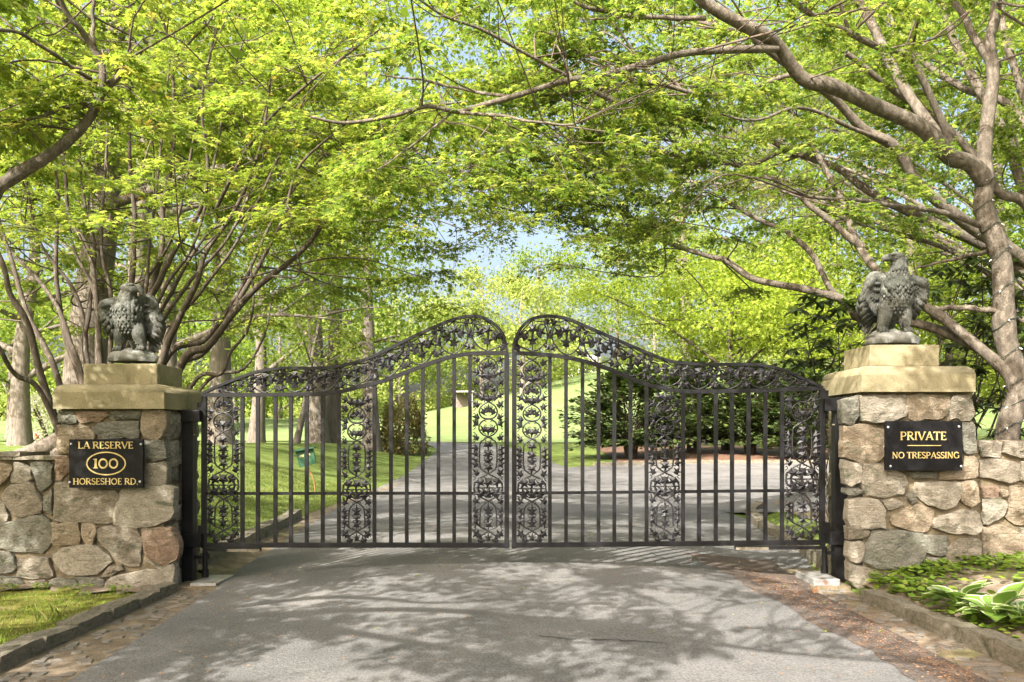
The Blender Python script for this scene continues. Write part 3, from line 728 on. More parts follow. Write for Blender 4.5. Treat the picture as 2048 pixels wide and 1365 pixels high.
def panel(name, gate, x0, x1, z0, top, clip=True):
    """vine scroll panel between two bars; top = list of heights where hearts may rise to"""
    cx, hw = (x0 + x1) / 2, (x1 - x0) / 2 - .012
    mb = MB(); q = lambda u, v: (cx + u * hw, YG, z0 + v * hw)
    lv = []
    def sc(pts, r=.0078):
        c = catmull([q(*p) for p in pts], 5); mb.tube(c, r, 5)
    for s in (-1, 1):
        sc([(.62*s, 0), (.55*s, .35), (0, .75), (-.5*s, 1.0), (-.82*s, 1.25), (-.86*s, .95)])
        sc([(.55*s, 1.0), (.55*s, 1.6), (.5*s, 2.25), (.3*s, 2.55), (0, 2.75), (-.5*s, 3.0), (-.9*s, 3.35), (-.93*s, 3.6), (-.5*s, 3.62), (-.28*s, 3.45)])
        sc([(-.93*s, 3.6), (-.9*s, 3.95), (-.5*s, 4.3), (0, 4.55), (.3*s, 4.75), (.55*s, 5.1), (.55*s, 6.5), (.3*s, 6.8), (0, 7.0), (-.4*s, 7.2), (-.62*s, 7.55), (-.5*s, 7.95), (-.2*s, 8.15), (0, 8.2)])
        for v in (1.35, 1.75, 2.1): sc([(.55*s, v - .15), (.75*s, v - .1), (.85*s, v + .05)], .005); lv.append((.83*s, v + .06, .34, -70*s, True))
        for v in (5.15, 5.5, 5.85, 6.2): sc([(.55*s, v - .15), (.75*s, v - .1), (.85*s, v + .05)], .005); lv.append((.84*s, v + .04, .36, 80*s, True))
        lv += [(.55*s, 3.25, .58, 20*s, False), (.55*s, 4.0, .58, 160*s, False), (.8*s, 2.75, .44, -50*s, False), (.8*s, 4.62, .44, 40*s, False), (.75*s, .55, .5, 40*s, False), (.45*s, .12, .36, 0, True), (.32*s, 7.5, .42, 35*s, False), (.8*s, 6.95, .4, 50*s, False), (.8*s, 7.9, .36, 60*s, True)]
    for s in (-1, 1):
        for v in np.arange(.35, (top - z0) / hw - .3, .42):
            sc([(.99*s, v), (.86*s, v + .12), (.92*s, v + .24), (.99*s, v + .2)], .0042)
            sc([(.12*s, v + .1), (.28*s, v + .2), (.2*s, v + .32), (.08*s, v + .28)], .004)
    sc([(0, .75), (0, 2.75)], .0055); sc([(0, 4.55), (0, 6.4)], .0055)
    sc([(-1, 3.62), (1, 3.62)], .0055)
    lv += [(0, .3, .42, 0, False), (0, 1.25, .5, 0, False), (0, 1.7, .34, 180, True), (0, 2.1, .55, 0, False), (0, 3.25, .6, 0, False), (0, 4.0, .6, 180, False), (0, 5.0, .5, 180, False), (0, 5.45, .4, 0, True), (0, 5.9, .55, 180, False), (0, 6.5, .5, 180, False), (0, 7.45, .5, 180, False)]
    v = 8.2; vt = (top - z0) / hw
    while v + 1.0 < vt + .6:            # taller panels carry one more pair of hearts
        for s in (-1, 1):
            sc([(0, v), (.4*s, v + .1), (.6*s, v + .45), (.45*s, v + .85), (0, v + 1.15), (-.55*s, v + 1.45)])
            lv += [(.3*s, v + .5, .44, -30*s, False), (.78*s, v + .95, .46, 60*s, False), (.75*s, v + .1, .36, 80*s, True), (.4*s, v + 1.4, .4, 0, True)]
        lv += [(0, v + .65, .46, 0, False), (0, v + 1.35, .42, 0, True)]
        v += 1.5
    # keep what lies under the rail
    mb2 = MB(); lim = top + .002
    vs = [(x, y, min(z, lim)) for x, y, z in mb.v]; mb2.v, mb2.f, mb2.m = vs, mb.f, mb.m
    o = mb2.build(name, M['iron_cast'], gate, True)
    for u, v_, s, a, sm in lv:
        x, _, z = q(u, v_)
        if z < lim - .03: put_leaf(o, x, z, s * hw * (1.75 if sm else 1.42), a + rng.uniform(-12, 12), sm)
    return o

def band(gate, lo, up, xs):
    """scrollwork between the two arched rails"""
    L = catmull([(a, b, 0) for a, b in lo], 12)[:, :2]; U = catmull([(a, b, 0) for a, b in up], 12)[:, :2]
    if L[0, 0] > L[-1, 0]: L = L[::-1]
    if U[0, 0] > U[-1, 0]: U = U[::-1]
    fl = lambda x: np.interp(x, L[:, 0], L[:, 1]); 
    o_ = np.argsort(U[:, 0]); fu = lambda x: np.interp(x, U[o_, 0], U[o_, 1])
    mb = MB(); lv = []
    n = len(xs) - 1
    for i in range(n):
        a, b = xs[i], xs[i + 1]; m_ = (a + b) / 2; hw = (b - a) / 2
        def q(u, v):
            x = m_ + u * hw; z0, z1 = fl(x) + .02, fu(x) - .015
            return (x, YG, z0 + (z1 - z0) * np.clip(v, 0, 1))
        hgt = fu(m_) - fl(m_)
        if hgt < .05: continue
        def sc(pts, r=.0078): mb.tube(catmull([q(*p) for p in pts], 5), r, 5)
        for s in (-1, 1):
            sc([(0, .0), (.45*s, .12), (.85*s, .4), (.75*s, .75), (.4*s, .8), (.25*s, .55), (.5*s, .42)])
            sc([(0, 1.0), (.5*s, .9), (.95*s, .98)], .0055)
            sc([(.98*s, .05), (.8*s, .3), (.95*s, .55), (.8*s, .9)], .0055)
            k = min(1.0, hgt / .22)
            lv += [(q(.48*s, .6), .085 * k, 30*s, False), (q(.85*s, .15), .062 * k, -60*s, True), (q(.8*s, .88), .066 * k, 50*s, False), (q(.98*s, .5), .07 * k, 0, False)]
        sc([(0, 0), (0, 1)], .0055)
        lv += [(q(0, .35), .085 * min(1, hgt / .22), 0, False), (q(0, .72), .09 * min(1, hgt / .22), 180, False)]
    o = mb.build('vine_band', M['iron_cast'], gate, True)
    for (x, _, z), s, a, sm in lv: put_leaf(o, x, z, s * 1.35, a + rng.uniform(-15, 15), sm)

def gate(hinge_px, lower, upper, stiles, bars, panels, bottom, mid, bandx, label):
    hx = g2(hinge_px, 1088)
    t = thing('gate_leaf', (hx[0], YG, hx[1]), label, 'gate', 'two leaves of the iron driveway gate')
    lo = [g2(*p) for p in lower]; up = [g2(*p) for p in upper]
    Lc = catmull([(a, b, 0) for a, b in lo], 12)[:, :2]
    if Lc[0, 0] > Lc[-1, 0]: Lc = Lc[::-1]
    fl = lambda x: float(np.interp(x, Lc[:, 0], Lc[:, 1]))
    zb0, zb1 = g2(*bottom[0]), g2(*bottom[1])
    fb = lambda x: float(np.interp(x, *( ((zb0[0], zb1[0]), (zb0[1], zb1[1])) if zb0[0] < zb1[0] else ((zb1[0], zb0[0]), (zb1[1], zb0[1])) )))
    for px in stiles:
        x = g2(px, 0)[0]
        MB().box(x - .022, x + .022, YG - .024, YG + .024, fb(x) - .03, fl(x) + (.0 if px != stiles[1] else .0)).build('stile', M['iron'], t, bevel=.003)
    mb = MB(); rail(mb, lo, .036, .044); mb.build('lower_rail', M['iron'], t, False)
    mb = MB(); rail(mb, up, .026, .05); mb.build('arched_top_rail', M['iron'], t, False)
    mb = MB(); rail(mb, [zb0, zb1], .046, .042, YG); mb.build('bottom_rail', M['iron'], t, bevel=.003)
    m0, m1 = g2(*mid[0]), g2(*mid[1])
    mb = MB(); rail(mb, [m0, m1], .028, .012, YG + .004); mb.build('middle_rail', M['iron'], t)
    for px in bars:
        x = g2(px, 0)[0]
        MB().box(x - .0165, x + .0165, YG - .0165, YG + .0165, fb(x) + .02, fl(x) - .014).build('bar', M['iron'], t)
    for a, b in panels:
        x0, x1 = g2(a, 0)[0] + .018, g2(b, 0)[0] - .018
        panel('vine_panel', t, x0, x1, fb((x0 + x1) / 2) + .026, min(fl(x0), fl(x1)) - .02)
    band(t, lo, up, [g2(p, 0)[0] for p in bandx])
    return t
gl = gate(405, [(408.6,790.5),(487,790.5),(593,789),(662,787),(723,773),(761,764),(818,743),(875,722),(913,712),(944,708),(1012,706)],
     [(404,788),(437,773),(475,758),(513,745),(563,737),(628,737),(677,733),(723,722),(761,707),(810.5,682),(868,655),(906,640),(932.5,634),(955,633.5),(978,642),(997,657),(1008.7,676),(1014.5,707)],
     [408.6, 1013.5], [485,516,551,582,613.6,645.6,678,749,782,813.6,845.6,877,908.5,940], [(409,485),(678,749),(940,1013)], [(404,1090.5),(1019,1090.5)], [(409,987.5),(1013,987)],
     [440, 500, 560, 620, 678, 748, 812, 876, 940, 1010], 'left leaf of the black iron vine-scroll gate, hinged at the pier numbered 100')
gr = gate(1646, [(1026.7,706.6),(1068.5,708.5),(1125.7,714),(1171,724),(1213,737),(1251,752),(1289.5,767.6),(1335,779),(1381,783.5),(1495,782),(1643,777)],
     [(1025.5,707),(1030.5,680),(1042,657),(1061,640),(1084,633.5),(1107,633.5),(1133,638),(1171,653),(1228.5,678),(1282,701),(1327.5,719),(1362,726.5),(1419,729.5),(1476,729),(1522,731),(1564,740),(1602,756),(1645,776)],
     [1644, 1028.5], [1099.8,1132,1165,1197,1228.5,1261,1293,1366,1398,1431.5,1464,1497,1530.5,1564], [(1028,1099.8),(1293,1366),(1564,1644)], [(1023,1090.5),(1650,1085)], [(1029,987),(1644,981)],
     [1030, 1100, 1164, 1228, 1293, 1366, 1428, 1490, 1552, 1612], 'right leaf of the black iron gate with vine scrolls, hinged at the private-sign pier')
print('iron leaves', leaf_count)

# hinge posts with their brackets
def hinge_post(px0, px1, top, base, side, br, label):
    x0, x1 = P(px0, 0, 7.93)[0], P(px1, 0, 7.93)[0]; zt, zb = P(0, top, 7.93)[2], P(0, base, 7.93)[2]
    t = thing('gate_post', ((x0 + x1) / 2, 7.95, zb), label, 'gate post', 'iron hinge posts of the gate')
    MB().box(x0, x1, 7.90, 8.0, zb - .1, zt).build('post', M['iron'], t, bevel=.004)
    for (a, b, y0, y1) in br:
        xa, xb = sorted((P(a, 0, 7.88)[0], P(b, 0, 7.88)[0]))
        MB().box(xa, xb, 7.87, 8.02, P(0, y1, 7.88)[2], P(0, y0, 7.88)[2]).build('hinge_bracket', M['iron'], t, bevel=.004)
    for (a, b, y0, y1) in ([(393, 404, 805, 822), (395, 404, 1052, 1075)] if side < 0 else [(1648, 1658, 781, 800), (1648, 1662, 1046, 1066)]):
        xa, xb = sorted((P(a, 0, 7.92)[0], P(b, 0, 7.92)[0]))
        MB().box(xa, xb, 7.93, 7.97, P(0, y1, 7.92)[2], P(0, y0, 7.92)[2]).build('hinge_pin', M['iron'], t)
    yr = 870 if side < 0 else 850
    z = P(0, yr, 7.95)[2]
    mb = MB(); mb.tube([(x0 - .02, 7.92, z), (x1 + .02 if side < 0 else x1 + .05, 7.92, z)], .008, 6); mb.build('anchor_bolt', M['kerb'], t)
hinge_post(366, 388, 820, 1152, -1, [(363, 400, 821, 844), (362, 402, 1069, 1095)], 'black hinge post beside the left pier')
hinge_post(1668, 1693, 796, 1148, 1, [(1650, 1688, 798, 822), (1660, 1697, 1064, 1090)], 'black hinge post beside the right pier')

def opener(px, arm0, arm1, ya, box, rust, label):
    x = P(px, 0, 7.95)[0]; y = 7.96
    zt, zb = P(0, ya, y)[2], P(0, box[2], 7.85)[2]
    t = thing('gate_opener', (x, y, zb), label, 'gate opener', 'gate opener mechanisms')
    mb = MB(); mb.tube([(x, y, zb - .02), (x, y, zt)], .024, 10); mb.tube([(x, y, zb), (x, y, zb + .07)], .033, 10); mb.build('pivot_rod', M['iron'], t)
    a, b = P(arm0, 0, y)[0], P(arm1, 0, y)[0]
    MB().box(min(a, b), max(a, b), y - .03, y + .03, zt - .012, zt + .016).build('arm', M['iron'], t, bevel=.003)
    s = 1 if a < b else -1
    MB().box(*sorted((b - s * .3, b)), y - .05, y - .032, zt - .012, zt + .010).build('arm_plate', M['kerb'], t)
    MB().box(*sorted((x, x - s * .16)), y - .015, y + .015, zb + .17, zb + .2).build('brace', M['iron'], t)
    xa, xb = P(box[0], 0, 7.72)[0], P(box[1], 0, 7.72)[0]
    MB().box(xa, xb, 7.62, 8.12, zb - .09, zb - .004).build('base_box', M['steel'], t, bevel=.006)
    return t
opener(409.5, 407, 522, 1100, (388, 440, 1158), False, 'steel gate opener with flat arm and grey base box under the left leaf')
opener(1649.5, 1652, 1470, 1096, (1620, 1672, 1150), True, 'rusty gate opener with flat arm under the right leaf')

# ------------------------------------------------------------------ eagle statues
def ell(bm, c, r, rot=None, seg=14):
    mtx = Matrix.Translation(Vector(c)) @ (rot.to_matrix().to_4x4() if rot else Matrix()) @ Matrix.Diagonal((*r, 1))
    bmesh.ops.create_uvsphere(bm, u_segments=seg, v_segments=max(8, seg // 2 + 2), radius=1, matrix=mtx)
def chain(bm, pts, rad, k=7):
    c = catmull(pts, k); r = np.interp(np.linspace(0, 1, len(c)), np.linspace(0, 1, len(rad)), rad)
    for p, q in zip(c, r): ell(bm, p, (q, q, q), None, 10)
def feather(bm, a, b, wd, th, nrm):
    """flat tapering feather from a to b"""
    a, b = Vector(a), Vector(b); t = (b - a); L = t.length; t.normalize(); n = Vector(nrm).normalized(); s = t.cross(n).normalized()
    rot = Matrix((s, n, t)).transposed().to_euler()
    ell(bm, (a + b) / 2, (wd, th, L / 2), rot, 10)

def statue(px, pz, Y, sc, flip, label, bowed):
    """local units: 1 = statue height of the upright one; x is mirrored with flip"""
    org = Vector(P(px, pz, Y))
    t = thing('eagle_statue', org, label, 'statue', 'stone eagles on the gate piers')
    bm = bmesh.new(); f = flip
    T = lambda x, y, z: (f * x, y, z)
    # trunk: deep chest, narrowing to the belly, tail down behind
    ell(bm, T(.05, .0, .60), (.165, .17, .20)); ell(bm, T(.04, -.015, .49), (.15, .16, .17)); ell(bm, T(.03, .02, .38), (.12, .13, .13))
    feather(bm, T(.03, .12, .42), T(.04, .20, .13), .09, .035, (0, -1, .3))
    # legs with feathered thighs
    for sx, ex in ((-.055, -.135), (.10, .13)):
        chain(bm, [T(sx, -.03, .40), T((sx + ex) / 2 + .0, -.06, .30), T(ex, -.05, .155)], [.085, .078, .045])
        for k in (-1, 0, 1): chain(bm, [T(ex, -.06, .16), T(ex + k * .03, -.11, .145), T(ex + k * .04, -.135, .125)], [.022, .02, .013], 4)
    if not bowed:
        chain(bm, [T(.06, 0, .70), T(.075, .0, .80), T(.08, -.005, .88)], [.125, .092, .082])
        ell(bm, T(.05, -.01, .935), (.092, .072, .062)); ell(bm, T(-.0, -.012, .935), (.06, .052, .047))
        chain(bm, [T(-.03, -.012, .935), T(-.075, -.012, .93), T(-.10, -.012, .905), T(-.108, -.012, .885)], [.045, .033, .02, .008])
        for s in (-1, 1): ell(bm, T(.005, s * .052 - .012, .955), (.035, .02, .012))      # brow
        for k in range(7): feather(bm, T(.12 + .01 * (k % 3), .03 * (k - 3) / 2, .96 - .03 * k), T(.16, .03 * (k - 3) / 2, .87 - .03 * k), .02, .012, (f, 0, .4))
    else:
        chain(bm, [T(.05, -.02, .68), T(.03, -.06, .75), T(.01, -.08, .81)], [.13, .10, .09])
        ell(bm, T(-.0, -.10, .835), (.10, .085, .066)); ell(bm, T(-.065, -.125, .825), (.062, .055, .05))
        chain(bm, [T(-.095, -.13, .83), T(-.14, -.14, .815), T(-.168, -.145, .785), T(-.17, -.145, .755)], [.046, .034, .022, .008])
        for s in (-1, 1): ell(bm, T(-.05, s * .05 - .12, .868), (.04, .022, .014))
        for k in range(6): feather(bm, T(.06 + .012 * k, -.06, .83 - .03 * k), T(.125 + .008 * k, -.05, .75 - .03 * k), .03, .014, (f * .6, -.6, .4))
    # breast feathers
    for i in range(70):
        a = rng.uniform(-1.25, 1.25); z = rng.uniform(.42, .78)
        rx = np.interp(z, [.38, .5, .62, .72, .8], [.125, .155, .17, .14, .105])
        p = np.array([.045 + rx * math.sin(a), -rx * math.cos(a) * 1.02, z]); q = p + np.array([.02 * math.sin(a), -.012, -.055])
        feather(bm, T(*p), T(*q), .019, .010, (f * math.sin(a), -math.cos(a), .25))
    # wings: folded arm, then a fan of long flight feathers hanging down
    def wing(sd, sh, wrist, tips, elbow):
        chain(bm, [T(.05 + sd * .11, .05, .70), T(*elbow), T(*wrist)], [.07, .062, .055])
        n = len(tips)
        for i, tp in enumerate(tips):
            s = i / (n - 1)
            a = np.array(wrist) * (1 - s) + np.array((.05 + sd * .13, .07, .66)) * s
            feather(bm, T(*(a + [0, 0, .02])), T(*tp), .040, .020, (f * sd * .45, -1, 0))
            m_ = a * .55 + np.array(tp) * .45
            feather(bm, T(*(a + [sd * .012, -.01, .03])), T(*m_), .034, .022, (f * sd * .45, -1, 0))
            for j in range(3):
                b0 = a + (np.array(tp) - a) * (.02 + .1 * j); feather(bm, T(*(b0 + [sd * .02, -.016, .03])), T(*(b0 + (np.array(tp) - a) * .15 + [sd * .022, -.016, 0])), .026, .014, (f * sd * .45, -1, 0))
    wing(-1, None, (-.235, .03, .66), [(-.325, .06, .42), (-.325, .07, .34), (-.315, .08, .27), (-.30, .09, .20), (-.275, .10, .14), (-.245, .11, .10), (-.21, .12, .12), (-.17, .12, .22)], (-.16, .06, .74))
    wing(1, None, (.35, .02, .67), [(.425, .05, .56), (.42, .06, .49), (.40, .07, .43), (.37, .08, .37), (.33, .09, .31), (.29, .10, .26), (.25, .11, .24), (.21, .11, .28)], (.25, .06, .70))
    me = bpy.data.meshes.new('eagle_body'); bm.to_mesh(me); bm.free()
    for v in me.vertices: v.co = v.co * sc
    me.materials.append(M['statue'])
    o = link('body', me, t, org)
    md = o.modifiers.new('remesh', 'REMESH'); md.mode = 'VOXEL'; md.voxel_size = .0055; md.use_smooth_shade = True
    sm = o.modifiers.new('smooth', 'SMOOTH'); sm.factor = .4; sm.iterations = 1
    # plumage: overlapping plates with a raised quill, laid in rows
    FT = (np.array([(0, 0, 0), (.34, .5, -.03), (0, 1, .05), (-.34, .5, -.03), (0, .5, .085), (0, .5, -.1)]), np.array([(0, 1, 4), (1, 2, 4), (2, 3, 4), (3, 0, 4), (1, 0, 5), (2, 1, 5), (3, 2, 5), (0, 3, 5)]))
    fp, fd, fn_, fs = [], [], [], []
    def plate(p, d, n, s_): fp.append(np.array(org) + np.array(T(*p)) * sc); fd.append(T(*d)); fn_.append(T(*n)); fs.append(s_ * sc)
    top_ = .70 if bowed else .86
    for zi, z in enumerate(np.arange(.36, top_, .036)):
        rx = np.interp(z, [.36, .5, .62, .70, .80, .88], [.125, .158, .172, .14, .10, .088]); cx_ = np.interp(z, [.36, .6, .9], [.035, .048, .075 if not bowed else .03])
        for a in np.linspace(-1.35, 1.35, 9) + (zi % 2) * .17:
            plate((cx_ + rx * math.sin(a), -rx * math.cos(a) * 1.03, z), (math.sin(a) * .1 + rng.normal(0, .1), -.1, -1), (math.sin(a), -math.cos(a), .45), .066)
    for sx, ex in ((-.055, -.135), (.10, .13)):
        for z in np.arange(.20, .40, .034):
            k = (z - .16) / .24; c0 = ex + (sx - ex) * k; r_ = .048 + .038 * k
            for a in np.linspace(-1.3, 1.3, 5): plate((c0 + r_ * math.sin(a), -.05 + .02 * k - r_ * math.cos(a), z), (.0, -.05, -1), (math.sin(a), -math.cos(a), .3), .055)
    for sd, wr, tps in ((-1, np.array((-.235, .03, .66)), [(-.325, .06, .42), (-.325, .07, .34), (-.315, .08, .27), (-.30, .09, .20), (-.275, .10, .14), (-.245, .11, .10), (-.21, .12, .12)]), (1, np.array((.35, .02, .67)), [(.425, .05, .56), (.42, .06, .49), (.40, .07, .43), (.37, .08, .37), (.33, .09, .31), (.29, .10, .26), (.25, .11, .24)])):
        for i, tp_ in enumerate(tps):
            a0 = wr * (1 - i / 7) + np.array((.05 + sd * .13, .05, .66)) * (i / 7)
            for j, (s0, ln) in enumerate(((.0, .055), (.12, .065), (.27, .09), (.45, .20))):
                p_ = a0 + (np.array(tp_) - a0) * s0; d_ = np.array(tp_) - a0
                plate(p_ + [0, -.032 + .008 * j, .025], d_, (sd * .3, -1, .15), ln if j < 3 else min(.26, np.linalg.norm(d_) * .6))
    V, F = leaf_batch(FT, np.array(fp), np.array(fd), np.array(fn_), np.array(fs)); leaf_obj('plumage', t, V, F, M['statue'])
    # rocky base under the claws
    bm = bmesh.new(); bmesh.ops.create_icosphere(bm, subdivisions=4, radius=1)
    for v in bm.verts:
        p = v.co; r2 = math.hypot(p.x, p.y)
        k = 1 + .10 * math.sin(p.x * 9 + p.y * 5) + .08 * math.sin(p.y * 13 - p.x * 4) + .06 * math.sin(p.x * 21)
        z = max(p.z, 0); k *= 1 + .12 * math.sin(p.z * 17 + p.x * 6)
        v.co = Vector((p.x * .27 * (1 if r2 < .01 else k ** .5), p.y * .20, .145 * (z ** .45) * (1 + .10 * math.sin(p.x * 11 + 2) + .07 * math.sin(p.y * 12 + p.x * 8))))
        v.co.x += .0
    for v in bm.verts: v.co *= sc
    me = bpy.data.meshes.new('rock_base'); bm.to_mesh(me); bm.free(); me.materials.append(M['statue_base'])
    me.polygons.foreach_set('use_smooth', np.ones(len(me.polygons), dtype=bool))
    link('rock_base', me, t, org + Vector((f * -.0, 0, 0)))
    return t
# ------------------------------------------------------------------ small tilted sign on the lawn
def lawn_sign():
    Yp = 19.0; b = P(631, 984, Yp); b[2] = H(b[0], b[1]); 
    t = thing('lawn_sign', b, 'small tilted green board sign on a wooden stake in the lawn', 'lawn sign')
    top = P(615, 933, Yp); mid = P(628, 962, Yp)
    mb = MB(); mb.tube(catmull([b + [0, 0, -.1], mid, top, P(611, 915, Yp)], 4), .019, 6); mb.build('stake', M['wood'], t, True)
    c4 = [P(592, 904, Yp), P(626.5, 896.5, Yp), P(633, 927, Yp), P(600.5, 935, Yp)]
    V = [c + [0, -.06, 0] for c in c4] + [c + [0, .02, 0] for c in c4]
    MB().add(V, [(0,1,2,3),(7,6,5,4),(0,4,5,1),(1,5,6,2),(2,6,7,3),(3,7,4,0)]).build('board', M['green_paint'], t)
    a, c = P(589.5, 902.5, Yp), P(630.5, 895, Yp)
    MB().bar(a + [0, -.03, 0], c + [0, -.03, 0], .035, .22).build('top_ledge', M['green_paint'], t)
    mb = MB(); ux = (c4[1] - c4[0]); ux /= np.linalg.norm(ux); uz = (c4[0] - c4[3]); uz /= np.linalg.norm(uz); o0 = (c4[0] + c4[2]) / 2 + [0, -.062, 0]
    fn = lambda u, v, d: tuple(o0 + ux * u + uz * v - np.array([0, d, 0]))
    for k, x in enumerate((-.10, -.065, -.03, .03, .065, .10)):       # worn, unreadable characters
        ribbon(mb, [(x - .012, .03), (x - .006, .07), (x + .010, .075), (x + .014, .03)][: 3 + k % 2], .011, fn, .002)
    mb.build('worn_lettering', M['gold'], t)
lawn_sign()
# ------------------------------------------------------------------ leaves as real meshes
def tmpl_maple():
    c = np.array([0, .36]); ang = [-128, -64, 0, 64, 128]; ln = [.40, .60, .68, .60, .40]
    pts = [(0, .02)]
    seq = []
    for i, a in enumerate(ang):
        seq.append((c[0] + ln[i] * math.sin(R(a)), c[1] + ln[i] * math.cos(R(a)), -.10))
        if i < 4:
            b = (a + ang[i + 1]) / 2; seq.append((c[0] + .17 * math.sin(R(b)), c[1] + .17 * math.cos(R(b)), .03))
    V = [(c[0], c[1], .0), (0, .05, 0)] + seq
    n = len(V) - 1
    Fc = [(0, 1 + i, 1 + (i + 1) % n) for i in range(n)]
    return np.array(V), np.array(Fc)
def tmpl_rhomb():
    return np.array([(0, 0, 0), (.30, .45, -.05), (0, 1, -.1), (-.30, .45, -.05)]), np.array([(0, 1, 2), (0, 2, 3)])
def tmpl_three():
    V = [(0, 0, 0), (-.48, .42, -.08), (-.12, .45, .02), (0, 1.0, -.12), (.12, .45, .02), (.48, .42, -.08)]
    return np.array(V), np.array([(0, 2, 1), (0, 4, 2), (2, 4, 3), (0, 5, 4)])
def tmpl_needle():
    return np.array([(-.10, 0, 0), (.10, 0, 0), (0, 1, -.08)]), np.array([(0, 1, 2)])
TM, TR, T3, TN_ = tmpl_maple(), tmpl_rhomb(), tmpl_three(), tmpl_needle()

def leaf_batch(tp, pos, dirv, nrm, size):
    """place a leaf template at every pos, pointing along dirv, facing nrm"""
    V0, F0 = tp
    d = dirv / (np.linalg.norm(dirv, axis=1)[:, None] + 1e-9)
    b = np.cross(d, nrm); b /= np.linalg.norm(b, axis=1)[:, None] + 1e-9
    n = np.cross(b, d)
    V = pos[:, None, :] + size[:, None, None] * (b[:, None, :] * V0[None, :, 0, None] + d[:, None, :] * V0[None, :, 1, None] + n[:, None, :] * V0[None, :, 2, None])
    F = F0[None] + (np.arange(len(pos)) * len(V0))[:, None, None]
    return V.reshape(-1, 3), F.reshape(-1, 3)

def leaf_obj(name, parent, V, F, m, kind='stuff'):
    o0 = WL[parent.name] if parent is not None else Vector((0, 0, 0))
    o = link(name, mesh_big(name, V - np.array(o0), F, m), parent, o0)
    if kind: o['kind'] = kind
    return o

statue(1783, 689.5, 7.9, .86, 1, 'weathered grey stone eagle standing upright, head in profile, on the right pier', False)
statue(266, 724.5, 7.9, .80, -1, 'weathered dark stone eagle with bowed head on the left pier', True)


